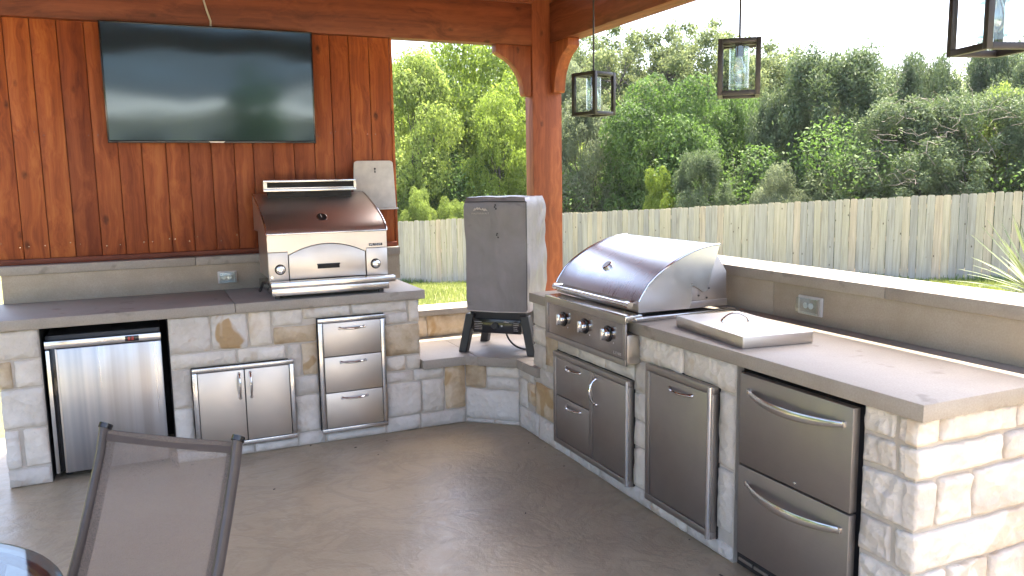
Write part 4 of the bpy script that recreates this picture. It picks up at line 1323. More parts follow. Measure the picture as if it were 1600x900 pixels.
# ------------------------------------------------------------------ pendants
def pendant(label, x, y, zb, rz, s=0.178, h=0.238):
    t = thing('pendant_lantern', label, 'pendant lamp', (x, y, zb), rz, 'black box pendants hung in a row above the bar')
    q, hs = 0.0098, s / 2
    b = B()
    for sx in (-1, 1):
        for sy in (-1, 1):
            b.box(sx * (hs - q) - q, sx * (hs - q) + q, sy * (hs - q) - q, sy * (hs - q) + q, 0.0, h, 0.0015)
    for z in (0.0, h - 2 * q):
        for sg_ in (-1, 1):
            b.box(-hs + 2 * q + 0.0003, hs - 2 * q - 0.0003, sg_ * (hs - q) - q, sg_ * (hs - q) + q, z, z + 2 * q, 0.0015)
            b.box(sg_ * (hs - q) - q, sg_ * (hs - q) + q, -hs + 2 * q + 0.0003, hs - 2 * q - 0.0003, z, z + 2 * q, 0.0015)
    b.box(-hs + 2 * q, hs - 2 * q, -0.02, 0.02, h - 2 * q + 0.0005, h - 0.004, 0.001)
    b.build('frame', 'black_metal', t)
    B().lathe([(0.018, h - 0.012 - 0.055), (0.018, h - 0.0175), (0.030, h - 0.0172), (0.030, h - 0.0168)], (0, 0, 0), (0, 0, 1), 20).build('lamp_holder', 'black_metal', t)
    # glass cylinder (open shell with wall)
    gb = bmesh.new()
    seg = 28
    rings = []
    for r_, z in ((0.043, h - 0.02), (0.043, 0.035), (0.040, 0.035), (0.040, h - 0.02)):
        rings.append([gb.verts.new((r_ * math.cos(2 * math.pi * k_ / seg), r_ * math.sin(2 * math.pi * k_ / seg), z)) for k_ in range(seg)])
    for i in range(4):
        for k_ in range(seg):
            a, c = rings[i], rings[(i + 1) % 4]
            gb.faces.new((a[k_], a[(k_ + 1) % seg], c[(k_ + 1) % seg], c[k_]))
    bmesh.ops.recalc_face_normals(gb, faces=gb.faces[:])
    b = B()
    b._merge(gb)
    b.build('glass_shade', 'glass', t)
    for z in (0.050, 0.15):
        tr_ = B().lathe([(0.0435, 0), (0.0445, 0.001), (0.0435, 0.002)], (0, 0, z), (0, 0, 1), 24)
        tr_.build('shade_ring', 'glass', t)
    B().lathe([(0.012, 0.168), (0.014, 0.16), (0.027, 0.125), (0.030, 0.10), (0.026, 0.075), (0.012, 0.06), (0.0, 0.058)], (0, 0, 0), (0, 0, 1), 20).build('bulb', 'bulb', t)
    B().tube([(0.0, 0, 0.17), (0.006, 0.003, 0.14), (-0.006, -0.003, 0.11), (0.0, 0.0, 0.08)], 0.0012, 5).build('filament', 'chrome', t)
    ztop = 3.06 - zb
    B().tube([(0, 0, h - 0.0005), (0, 0, ztop)], 0.0048, 8).build('hanging_rod', 'black_metal', t)
    B().lathe([(0.055, 0), (0.055, -0.02), (0.02, -0.03)], (0, 0, ztop), (0, 0, 1), 20).build('ceiling_plate', 'black_metal', t)
    return t


# near corner / far corner directions measured on site
def rot_from(nx, ny, fx, fy):
    return math.atan2(fy - ny, fx - nx) - math.pi / 4


pendant('black box pendant hanging nearest the corner post', 2.372, 4.112, 1.958, rot_from(2.30, 3.95, 2.45, 4.25))
pendant('black box pendant in the middle of the row, seen nearly face on', 2.408, 2.905, 1.952, R(-40) - 0.0)
pendant('black box pendant cut off by the right edge of view', 2.362, 1.695, 1.965, rot_from(2.202, 1.604, 2.521, 1.779))

# ------------------------------------------------------------------ chair
th = -0.7281
ch = thing('sling_chair', 'brown mesh sling patio chair standing in front of the small fridge', 'chair', (0.014, 2.454, 0), th)
# local: x along chair width, -y = towards seat
W_ = 0.230
def rail(sx):
    return [(sx * W_, 0.000, 0.905), (sx * W_, -0.006, 0.885), (sx * W_, -0.022, 0.83), (sx * (W_ + 0.002), -0.065, 0.72), (sx * (W_ + 0.004), -0.115, 0.60), (sx * (W_ + 0.006), -0.162, 0.50),
            (sx * (W_ + 0.006), -0.192, 0.42), (sx * (W_ + 0.006), -0.235, 0.365), (sx * (W_ + 0.006), -0.40, 0.355), (sx * (W_ + 0.006), -0.60, 0.37), (sx * (W_ + 0.004), -0.66, 0.355)]
for sx in (-1, 1):
    B().tube(rail(sx), 0.0125, 10, flat=1.5, up=(0, 1, 0.3)).build('side_rail', 'chair_frame', ch)
    B().tube([(sx * W_, -0.002, 0.901), (sx * W_, 0.006, 0.913)], 0.0165, 12, flat=1.35, up=(0, 1, 0.3)).build('end_cap', 'gloss_black', ch)
    for (ya, yb) in ((-0.58, -0.62), (-0.19, -0.06)):
        pts_ = [(sx * (W_ + 0.012), ya, 0.37), (sx * (W_ + 0.030), (ya + yb) / 2, 0.25), (sx * (W_ + 0.032), yb, 0.006)]
        B().tube(pts_, 0.012, 10).build('leg', 'chair_frame', ch)
B().tube([(-W_, -0.30, 0.335), (0, -0.30, 0.325), (W_, -0.30, 0.335)], 0.010, 8).build('stretcher', 'chair_frame', ch)
B().tube([(-W_, -0.60, 0.345), (0, -0.60, 0.335), (W_, -0.60, 0.345)], 0.010, 8).build('stretcher', 'chair_frame', ch)
bm = bmesh.new()
RL = rail(1)
G = []
nu, pts_ = 16, []
fine = []
for i in range(len(RL) - 1):
    for k_ in range(4):
        t = k_ / 4
        fine.append(tuple(RL[i][c] * (1 - t) + RL[i + 1][c] * t for c in range(3)))
fine.append(RL[-1])
for j, p in enumerate(fine[4:]):
    row = []
    for i in range(nu + 1):
        u = i / nu * 2 - 1
        sag = (1 - u * u)
        d = 0.010
        zz = p[2] + (0.012 - 0.006 * sag if j == 0 else 0) - (0.02 * sag if p[2] < 0.45 else 0)
        row.append(bm.verts.new((u * (W_ - 0.010), p[1] + 0.012 * sag * (1 if p[2] > 0.45 else 0), zz)))
    G.append(row)
for j in range(len(G) - 1):
    for i in range(nu):
        bm.faces.new((G[j][i], G[j][i + 1], G[j + 1][i + 1], G[j + 1][i]))
b = B()
b._merge(bm)
b.build('sling', 'sling', ch)
# hems: top band and edge bands, a few mm in front of the sling
def strip(rows, name, mat_):
    bm = bmesh.new()
    V = [[bm.verts.new(p) for p in r_] for r_ in rows]
    for j in range(len(V) - 1):
        for i in range(len(V[0]) - 1):
            bm.faces.new((V[j][i], V[j][i + 1], V[j + 1][i + 1], V[j + 1][i]))
    bmesh.ops.solidify(bm, geom=bm.faces[:], thickness=0.0015)
    b = B()
    b._merge(bm)
    return b.build(name, mat_, ch)
top = []
for f_ in (0.0, 1.0):
    r_ = []
    for i in range(nu + 1):
        u = i / nu * 2 - 1
        sag = 1 - u * u
        z = 0.899 - 0.007 * sag - 0.030 * f_
        y = -0.006 - 0.012 * f_ + 0.012 * sag + 0.003
        r_.append((u * (W_ - 0.010), y, z))
    top.append(r_)
strip(top, 'top_hem', 'chair_trim')
for sx in (-1, 1):
    rows = []
    for p in fine[4:26]:
        rows.append([(sx * (W_ - 0.012), p[1] + 0.004, p[2]), (sx * (W_ - 0.036), p[1] + 0.007, p[2])])
    strip(rows, 'edge_hem', 'chair_trim')
tg = B().box(-0.006, 0.018, 0.006, 0.008, 0.80, 0.845, 0).build('care_label', 'chair_trim', ch)

# ------------------------------------------------------------------ glass table
tbx, tby = -0.72, 1.905
tt = thing('glass_table', 'round glass patio table in the lower left corner', 'table', (tbx, tby, 0))
B().lathe([(0.490, 0.724), (0.498, 0.726), (0.500, 0.729), (0.498, 0.732), (0.490, 0.734)], (0, 0, 0), (0, 0, 1), 72).build('table_top', 'table_glass', tt, angle=2)
rp = [(0.475 * math.cos(2 * math.pi * i / 48), 0.475 * math.sin(2 * math.pi * i / 48), 0.708) for i in range(49)]
B().tube(rp, 0.012, 8).build('rim_frame', 'chair_frame', tt)
for i in range(4):
    a = math.pi / 4 + i * math.pi / 2
    B().tube([(0.47 * math.cos(a), 0.47 * math.sin(a), 0.70), (0.36 * math.cos(a), 0.36 * math.sin(a), 0.36), (0.43 * math.cos(a), 0.43 * math.sin(a), 0.006)], 0.013, 10).build('leg', 'chair_frame', tt)

# ------------------------------------------------------------------ fence
fe = thing('picket_fence', 'weathered grey dog-eared board fence running behind the patio', 'fence')
FP = [(1.2, 25.05), (6.0, 22.29), (10.1, 19.95), (15.0, 11.45), (16.6, 8.1)]
FZ = [(-1.65), (-1.43), (-1.24), (-0.71), (-0.50)]
PH = 1.83
def picket_mesh():
    w_, c = 0.0740, 0.018
    pts = [(-w_, -PH / 2), (w_, -PH / 2), (w_, PH / 2 - c * 1.6), (w_ - c, PH / 2 - 0.003), (w_ - c * 1.7, PH / 2), (-w_ + c * 1.7, PH / 2), (-w_ + c, PH / 2 - 0.003), (-w_, PH / 2 - c * 1.6)]
    bm = bmesh.new()
    a = [bm.verts.new((x, -0.008, z)) for x, z in pts]
    b_ = [bm.verts.new((x, 0.008, z)) for x, z in pts]
    bm.faces.new(a)
    bm.faces.new(b_[::-1])
    for i in range(len(pts)):
        k_ = (i + 1) % len(pts)
        bm.faces.new((a[i], b_[i], b_[k_], a[k_]))
    bmesh.ops.recalc_face_normals(bm, faces=bm.faces[:])
    me = bpy.data.meshes.new('picket')
    bm.to_mesh(me)
    bm.free()
    me.materials.append(M['fence'])
    return me
pm = picket_mesh()
def fence_run(i0):
    p0, p1 = Vector(FP[i0]), Vector(FP[i0 + 1])
    L = (p1 - p0).length
    n = int(L / 0.149)
    a = math.atan2((p1 - p0).y, (p1 - p0).x)
    z0, z1 = FZ[i0], FZ[i0 + 1]
    nrm = Vector((math.sin(a), -math.cos(a)))
    for i in range(n):
        t = (i + 0.5) / n
        p = p0.lerp(p1, t)
        o = link('picket', pm, None, fe)
        o.location = (p.x + random.uniform(-.003, .003), p.y + random.uniform(-.003, .003), z0 + (z1 - z0) * t + PH / 2 + random.uniform(-0.014, 0.014))
        o.rotation_euler = (random.uniform(-.004, .004), random.uniform(-.006, .006), a + random.uniform(-0.02, 0.02))
        o.scale = (random.uniform(0.945, 1.0), 1, 1)
    for zz in (0.25, 0.95, 1.6):
        mm = frame_m((p0.x - nrm.x * 0.03, p0.y - nrm.y * 0.03, z0 + zz), (p1.x - p0.x, p1.y - p0.y, z1 - z0), (-nrm.x, -nrm.y, 0))
        B().box(0, L, -0.0, 0.038, -0.045, 0.045, mat=mm).build('rail', 'fence', fe)
    for i in range(int(L / 2.4) + 1):
        p = p0.lerp(p1, min(1, i * 2.4 / L)) - nrm * 0.11
        z = z0 + (z1 - z0) * min(1, i * 2.4 / L)
        mm = Matrix.Translation((p.x, p.y, 0)) @ Matrix.Rotation(a, 4, 'Z')
        B().box(-0.045, 0.045, -0.045, 0.045, z - 0.5, z + 1.72, 0.003, mat=mm).build('fence_post', 'fence', fe)
for i in range(4):
    fence_run(i)

# ------------------------------------------------------------------ vegetation
def leaf_cloud(centers, radii, n, size, squash=0.8, seed=0, droop=0.0, spiky=0.0, shell=0.55):
    """n leaf quads spread over clumps; returns numpy verts"""
    r = np.random.default_rng(seed)
    centers = np.asarray(centers, float)
    radii = np.asarray(radii, float)
    wts = radii ** 2
    idx = r.choice(len(centers), n, p=wts / wts.sum())
    d = r.normal(size=(n, 3))
    d /= np.linalg.norm(d, axis=1)[:, None]
    rad = (shell + (1 - shell) * r.random(n)) ** 0.7
    rad *= 0.85 + 0.35 * r.random(n)
    P = centers[idx] + d * (radii[idx] * rad)[:, None] * np.array([1, 1, squash])
    nrm = d * 0.8 + r.normal(size=(n, 3)) * 0.7 + np.array([0, 0, 0.45])
    nrm /= np.linalg.norm(nrm, axis=1)[:, None]
    tx = np.cross(nrm, r.normal(size=(n, 3)))
    if spiky:
        tx = tx + d * spiky + np.array([0, 0, spiky * 0.6])
        tx -= nrm * (tx * nrm).sum(1)[:, None]
    tx /= np.linalg.norm(tx, axis=1)[:, None] + 1e-9
    ty = np.cross(nrm, tx)
    s = size * (0.6 + 0.8 * r.random(n))[:, None]
    asp = 0.55 if not spiky else 0.34
    V = np.empty((n, 4, 3))
    V[:, 0] = P - tx * s * 0.5
    V[:, 1] = P + ty * s * asp * 0.5 + nrm * s * 0.08
    V[:, 2] = P + tx * s * 0.5
    V[:, 3] = P - ty * s * asp * 0.5 + nrm * s * 0.08
    return V.reshape(-1, 3)


def quads_mesh(name, V, mat):
    n = len(V) // 4
    me = bpy.data.meshes.new(name)
    me.vertices.add(len(V))
    me.vertices.foreach_set('co', V.astype(np.float32).ravel())
    me.loops.add(n * 4)
    me.loops.foreach_set('vertex_index', np.arange(n * 4, dtype=np.int32))
    me.polygons.add(n)
    me.polygons.foreach_set('loop_start', np.arange(0, n * 4, 4, dtype=np.int32))
    me.update()
    me.materials.append(M[mat])
    return me


def crown_mesh(kind, seed):
    """unit-ish crowns: half-width 1, height 2 (z from 0 to 2)"""
    r = np.random.default_rng(seed)
    cs, rs = [], []
    if kind == 'round':
        for i in range(95):
            d = r.normal(size=3)
            d /= np.linalg.norm(d)
            rad = 0.62 + 0.36 * r.random()
            bump = 1 + 0.25 * noise.noise(Vector(d * 2.1 + seed))
            c = np.array([d[0], d[1], d[2] * 0.95]) * rad * bump * 0.92
            c[2] = c[2] + 1.0
            cs.append(c)
            rs.append(0.14 + 0.17 * r.random())
        V = leaf_cloud(cs, rs, 62000, 0.042, 0.8, seed, shell=0.72)
    elif kind == 'column':
        for i in range(120):
            z = r.random() * 1.95
            prof_ = (0.85 + 0.2 * math.sin(z * 1.5)) * (1 if z < 1.2 else max(0.15, 1 - ((z - 1.2) / 0.8) ** 2.2))
            a = r.random() * 6.283
            rad = prof_ * (0.45 + 0.5 * r.random())
            cs.append((rad * math.cos(a), rad * math.sin(a), z + 0.05))
            rs.append(0.13 + 0.14 * r.random())
        V = leaf_cloud(cs, rs, 62000, 0.040, 0.9, seed, shell=0.7)
    elif kind == 'juniper':
        for i in range(150):
            z = r.random() ** 0.9 * 1.9
            prof_ = 1.05 * (1 - (z / 2.1) ** 3.5) + 0.12
            a = r.random() * 6.283
            rad = prof_ * (0.5 + 0.5 * r.random()) * (1 + 0.25 * noise.noise(Vector((math.cos(a) * 2, math.sin(a) * 2, z * 2 + seed))))
            cs.append((rad * math.cos(a), rad * math.sin(a), z + 0.08))
            rs.append(0.09 + 0.12 * r.random())
        V = leaf_cloud(cs, rs, 60000, 0.050, 1.2, seed, spiky=1.4, shell=0.2)
    elif kind == 'sparse':
        for i in range(330):
            d = r.normal(size=3)
            d /= np.linalg.norm(d)
            rad = 0.40 + 0.6 * r.random()
            c = np.array([d[0], d[1], abs(d[2]) * 0.95 + 0.2]) * rad
            c[2] += 0.75
            cs.append(c)
            rs.append(0.06 + 0.11 * r.random())
        V = leaf_cloud(cs, rs, 80000, 0.030, 0.75, seed, shell=0.1)
        return V, cs
    return V, cs


def wig(p, q, n, amp, r):
    p, q = np.array(p, float), np.array(q, float)
    out = []
    for i in range(n + 1):
        t = i / n
        o = p * (1 - t) + q * t
        if 0 < i < n:
            o = o + r.normal(size=3) * amp * np.linalg.norm(q - p)
        out.append(tuple(o))
    return out


def limbs_mesh(kind, cs, seed, trunk_h, nb):
    """trunk from z=-trunk_h (in crown units) up into the crown and limbs to clumps"""
    r = np.random.default_rng(seed + 5)
    b = B()
    top = (0.05, 0.02, 0.75 if kind == 'sparse' else 1.2)
    tr = wig((0, 0, -trunk_h), top, 5, 0.025, r)
    tw = 0.075 if kind == 'sparse' else 0.05
    b.tube(tr, [tw * 1.25] + [tw * (1 - 0.13 * i) for i in range(1, 6)], 8)
    if kind == 'sparse':
        mains = []
        for i in range(7):
            a = i * 0.9 + r.random() * 0.5
            e = (0.55 * math.cos(a), 0.55 * math.sin(a), 0.95 + 0.45 * r.random())
            st = tr[2 + i % 3]
            pl = wig(st, e, 5, 0.07, r)
            b.tube(pl, [0.038, 0.034, 0.028, 0.022, 0.018, 0.013], 6)
            mains += pl[2:]
        mains = np.array(mains)
        for c in cs:
            c = np.array(c)
            k_ = np.argmin(((mains - c) ** 2).sum(1))
            b.tube(wig(mains[k_], c, 3, 0.07, r), [0.008, 0.006, 0.004, 0.002], 4)
    else:
        pick = r.choice(len(cs), min(nb, len(cs)), replace=False)
        for k_ in pick:
            t = 1 + int(r.integers(0, 4))
            b.tube(wig(tr[t], cs[k_], 3, 0.05, r), [0.022, 0.015, 0.009, 0.004], 5)
    return b


CR = {}
def make_crown(key, kind, seed, th=0.4, nb=22):
    V, cs = crown_mesh(kind, seed)
    b = limbs_mesh(kind, cs, seed, th, nb)
    for f in b.bm.faces:
        f.smooth = True
    me = bpy.data.meshes.new('limbs_' + key)
    b.bm.to_mesh(me)
    b.bm.free()
    me.materials.append(M['bark'])
    CR[key] = (V, me)
for key, kind, seed in (('r1', 'round', 11), ('r2', 'round', 23), ('c1', 'column', 31), ('c2', 'column', 37), ('j1', 'juniper', 41), ('j2', 'juniper', 47), ('s1', 'sparse', 53), ('s2', 'sparse', 59)):
    make_crown(key, kind, seed)
_lm = {}


def at(u, v, dep):
    return CAM + (cF + cR * ((u - 800) / FOC) - cU * ((v - 450) / FOC)) * dep


def tree(name, label, cat, key, mat, u, dep, vtop, halfpx, rz, low=0.3, group=None):
    """tree standing at bearing u and depth dep (m), crown top seen at row vtop, crown half-width halfpx"""
    p = at(u, vtop - 7, dep)
    base = gz(p.x, p.y)
    H = p.z - base
    hw = halfpx / FOC * dep * 1.25
    t = thing(name, label, cat, (p.x, p.y, base), rz, group)
    ck = (key, mat)
    if ck not in _lm:
        _lm[ck] = quads_mesh('crown_' + key, CR[key][0], mat)
    cr = link('crown', _lm[ck], None, t)
    z0 = min(low, H / 7)
    sz = (H - z0) / 2.0
    cr.location = (0, 0, z0)
    cr.scale = (hw, hw, sz)
    tr = link('trunk', CR[key][1], None, t)
    tr.location = (0, 0, z0)
    k_ = min(hw, sz * 1.2)
    tr.scale = (hw * 0.93, hw * 0.93, sz * 0.96)
    return t


G1 = 'broadleaf trees beyond the fence'
tree('broadleaf_tree', 'dark green tree showing at the upper left of the opening beside the plank wall', 'tree', 'r2', 'leaf_dark', 668, 31, 62, 42, 0.3, 1.5, G1)
tree('broadleaf_tree', 'small bright tree low at the plank wall edge under open sky', 'tree', 'r1', 'leaf_bright', 618, 30, 112, 45, 1.3, 1.0, G1)
tree('broadleaf_tree', 'tall bright green tree filling the opening left of the corner post', 'tree', 'r1', 'leaf_bright', 765, 28.5, 42, 98, 2.1, 0.8, G1)
tree('broadleaf_tree', 'yellow-green tree beside the plank wall edge and over the fence', 'tree', 'c1', 'leaf_yellow', 650, 26.5, 118, 72, 0.7, 0.3, G1)
tree('broadleaf_tree', 'mid green round tree right behind the covered smoker', 'tree', 'c2', 'leaf_bright', 778, 25.6, 168, 52, 4.0, 0.9, G1)
tree('broadleaf_tree', 'dark shaded tree low between the panel and the covered smoker', 'tree', 'r2', 'leaf_dark', 700, 27.2, 212, 62, 3.0, 0.2, G1)
tree('broadleaf_tree', 'bright tree behind the corner post at left', 'tree', 'r2', 'leaf_yellow', 850, 27.5, 120, 60, 1.0, 0.4, G1)
tree('silvery_tree', 'silvery green tree just right of the corner post', 'tree', 'c1', 'leaf_silver', 915, 25.3, 172, 56, 2.4, 0.6, G1)
tree('silvery_tree', 'second silvery tree behind the first pendant', 'tree', 'c2', 'leaf_silver', 880, 28, 120, 48, 0.4, 0.6, G1)
tree('dense_oak', 'dense deep green round tree between the first and second pendants', 'tree', 'r1', 'leaf_dark', 1040, 24.3, 122, 84, 5.0, 0.0, G1)
G2 = 'open-branched live oaks against the sky'
tree('live_oak', 'thin-leaved live oak above the first pendant', 'tree', 's1', 'leaf_oak', 960, 31, 30, 98, 0.2, 2.0, G2)
tree('live_oak', 'tall open live oak showing dark limbs between the first two pendants', 'tree', 's2', 'leaf_oak', 1095, 30, 22, 105, 1.2, 2.2, G2)
tree('live_oak', 'open live oak behind the middle pendant', 'tree', 's1', 'leaf_oak', 1205, 31, 62, 110, 2.9, 2.0, G2)
tree('live_oak', 'leafier live oak right of the middle pendant', 'tree', 's2', 'leaf_oak', 1290, 29, 80, 70, 4.4, 1.6, G2)
tree('broadleaf_tree', 'pale rounded tree behind the junipers right of the middle pendant', 'tree', 'r2', 'leaf_silver', 1285, 30.5, 108, 68, 2.0, 0.8, G1)
G3 = 'junipers beyond the fence'
tree('juniper', 'small grey-green juniper bush topping the fence left of the lid', 'tree', 'j1', 'leaf_juniper', 1096, 21.8, 256, 42, 0.0, 0.0, G3)
tree('juniper', 'dark understory juniper below the middle pendant', 'tree', 'j2', 'leaf_dark', 1150, 26, 172, 66, 1.0, 0.0, G3)
tree('juniper', 'big dark juniper in the middle of the right tree line', 'tree', 'j1', 'leaf_juniper', 1300, 23, 104, 98, 2.2, 0.0, G3)
tree('juniper', 'narrow juniper leaning against the big dark one', 'tree', 'j2', 'leaf_juniper', 1225, 23.5, 165, 55, 3.3, 0.0, G3)
tree('juniper', 'tall pale juniper under the gap in the tree line', 'tree', 'j2', 'leaf_juniper', 1440, 27, 108, 62, 0.4, 0.0, G3)
tree('juniper', 'brushy juniper with bare grey twigs behind the right fence', 'tree', 'j1', 'leaf_juniper', 1432, 19.8, 178, 92, 5.2, 0.0, G3)
tree('juniper', 'juniper overgrown with bright vine under the last pendant', 'tree', 'j2', 'leaf_juniper', 1545, 19.2, 168, 88, 1.9, 0.0, G3)
tree('juniper', 'tall juniper at the far right under the last pendant', 'tree', 'j1', 'leaf_juniper', 1560, 27, 92, 66, 4.1, 0.0, G3)
tree('juniper', 'juniper at the right edge of the view', 'tree', 'j2', 'leaf_juniper', 1640, 24, 104, 72, 2.6, 0.0, G3)
tree('juniper', 'outermost juniper just past the right edge', 'tree', 'j1', 'leaf_juniper', 1760, 22, 130, 90, 0.9, 0.0, G3)
G4 = 'shrubs behind the fence'
tree('shrub', 'bright shrub over the fence beside the plank wall', 'shrub', 'r1', 'leaf_yellow', 655, 24.3, 300, 26, 0.1, 0.0, G4)
tree('shrub', 'lime green shrub over the fence left of the smoker', 'shrub', 'r2', 'leaf_yellow', 712, 24.2, 304, 26, 1.7, 0.0, G4)
tree('shrub', 'pale leafy shrub over the fence under the middle juniper', 'shrub', 'r1', 'leaf_silver', 1215, 20.8, 262, 38, 3.1, 0.0, G4)
tree('shrub', 'bright sapling over the fence below the dense oak', 'shrub', 'r1', 'leaf_bright', 1030, 22.6, 268, 24, 2.0, 0.0, G4)
tree('shrub', 'yellow-green vine clump on the right junipers', 'shrub', 'r2', 'leaf_yellow', 1500, 19.9, 146, 40, 5.0, 3.4, G4)
tree('shrub', 'yellow-green vine clump at the right edge of the tree line', 'shrub', 'r1', 'leaf_yellow', 1575, 19.6, 140, 44, 0.6, 3.4, G4)

# bare twigs tangled in the right junipers
tw = B()
r_ = np.random.default_rng(77)
for i in range(90):
    u = r_.uniform(1365, 1600)
    v = r_.uniform(150, 300)
    p = np.array(at(u, v, 18.6 + r_.uniform(-0.7, 0.6)))
    d = r_.normal(size=3)
    d[2] = d[2] * 0.6
    d /= np.linalg.norm(d)
    tw.tube(wig(p, p + d * r_.uniform(0.3, 0.9), 3, 0.1, r_), [0.006, 0.005, 0.004, 0.002], 4)
o = tw.build('dead_twigs', 'twig')
o['kind'] = 'stuff'
tag(o, 'tangle of bare grey twigs in the right-hand junipers', 'twigs')

# dim underbrush mass behind the fence
cs, rs = [], []
r_ = np.random.default_rng(5)
for i in range(420):
    t = r_.random() * 4
    k_ = int(t)
    f_ = t - k_
    k_ = min(k_, 3)
    p = Vector(FP[k_]).lerp(Vector(FP[k_ + 1]), f_)
    out = Vector((p.x, p.y)).normalized()
    q = p + out * r_.uniform(2.5, 9.5)
    cs.append((q.x, q.y, gz(q.x, q.y) + r_.uniform(0.2, 3.4)))
    rs.append(r_.uniform(0.5, 1.1))
V = leaf_cloud(cs, rs, 170000, 0.10, 0.8, 9, shell=0.5)
o = link('underbrush', quads_mesh('underbrush', V, 'leaf_dark'))
o['kind'] = 'stuff'
tag(o, 'dark underbrush filling the gaps under the trees', 'underbrush')

# far woodland behind the separate trees: one mass with an uneven top
TL = [(560, 150), (600, 112), (640, 80), (700, 68), (830, 62), (900, 92), (960, 98), (1040, 92), (1100, 128), (1180, 120), (1250, 98), (1330, 100), (1400, 128), (1450, 122), (1520, 104), (1600, 106), (1700, 120), (1860, 140)]
cs, rs = [], []
r_ = np.random.default_rng(15)
for i in range(1500):
    u = r_.uniform(560, 1860)
    dep = r_.uniform(31.5, 37)
    vt = float(np.interp(u, [a for a, b in TL], [b for a, b in TL])) + 16 + 14 * noise.noise(Vector((u * 0.03, dep, 0)))
    tp = at(u, vt, dep)
    zb = gz(tp.x, tp.y)
    f_ = 1 - r_.random() ** 1.3 * 1.0
    cs.append((tp.x, tp.y, zb + (tp.z - zb) * f_))
    rs.append(r_.uniform(0.5, 1.05))
V = leaf_cloud(cs, rs, 200000, 0.14, 0.8, 19, shell=0.6)
o = link('woodland', quads_mesh('woodland', V, 'leaf_oak'))
o['kind'] = 'stuff'
tag(o, 'far woodland forming the dark back of the tree line', 'woodland')

# grass blades on the visible strips of lawn
def grass():
    r = np.random.default_rng(12)
    n = 90000
    x = r.uniform(1.5, 17, n)
    y = r.uniform(6.1, 24, n)
    a = np.arctan2(x, y)
    keep = (a > R(14)) & (a < R(60))
    x, y = x[keep], y[keep]
    n2 = 16000
    x = np.concatenate([x, r.uniform(3.4, 16, n2)])
    y = np.concatenate([y, r.uniform(1.5, 12, n2)])
    n = len(x)
    z = np.array([gz(a_, b_) for a_, b_ in zip(x, y)])
    h = 0.05 + 0.06 * r.random(n)
    an = r.random(n) * 6.283
    wx, wy = np.cos(an) * 0.008, np.sin(an) * 0.008
    lx, ly = r.normal(size=n) * 0.025, r.normal(size=n) * 0.025
    V = np.empty((n, 4, 3))
    V[:, 0] = np.stack([x - wx, y - wy, z - 0.01], 1)
    V[:, 1] = np.stack([x + wx, y + wy, z - 0.01], 1)
    V[:, 2] = np.stack([x + wx * 0.3 + lx, y + wy * 0.3 + ly, z + h], 1)
    V[:, 3] = np.stack([x - wx * 0.3 + lx, y - wy * 0.3 + ly, z + h], 1)
    o = link('grass', quads_mesh('grass', V.reshape(-1, 3), 'grass'))
    o['kind'] = 'stuff'
    tag(o, 'sunlit lawn grass between the patio and the fence', 'grass')
grass()

# dark blades added so the lawn at the fence foot reads as shaded
def shade_blades():
    r = np.random.default_rng(33)
    P = []
    for k_ in range(4):
        p0, p1 = np.array(FP[k_]), np.array(FP[k_ + 1])
        L = np.linalg.norm(p1 - p0)
        d = (p1 - p0) / L
        nn = np.array([d[1], -d[0]])
        if nn @ (p0 + p1) > 0:
            nn = -nn
        m = int(L * 420)
        t = r.random(m)
        off = 0.05 + 0.35 * r.random(m) ** 2
        P.append(p0 + (p1 - p0) * t[:, None] + nn * off[:, None])
    P = np.concatenate(P)
    n = len(P)
    x, y = P[:, 0], P[:, 1]
    z = np.array([gz(a_, b_) for a_, b_ in P])
    clump = np.array([max(0.15, 0.5 + noise.noise(Vector((a_ * 1.3, b_ * 1.3, 0))) * 1.2) for a_, b_ in P])
    h = (0.06 + 0.16 * r.random(n)) * clump
    an = r.random(n) * 6.283
    wx, wy = np.cos(an) * 0.009, np.sin(an) * 0.009
    lx, ly = r.normal(size=n) * 0.04, r.normal(size=n) * 0.04
    V = np.empty((n, 4, 3))
    V[:, 0] = np.stack([x - wx, y - wy, z - 0.03], 1)
    V[:, 1] = np.stack([x + wx, y + wy, z - 0.03], 1)
    V[:, 2] = np.stack([x + wx * 0.3 + lx, y + wy * 0.3 + ly, z + h], 1)
    V[:, 3] = np.stack([x - wx * 0.3 + lx, y - wy * 0.3 + ly, z + h], 1)
    o = link('shade_blades', quads_mesh('shade_blades', V.reshape(-1, 3), 'leaf_dark'))
    o['kind'] = 'stuff'
    tag(o, 'dark blades added as shade along the foot of the board fence', 'shade_blades')
shade_blades()

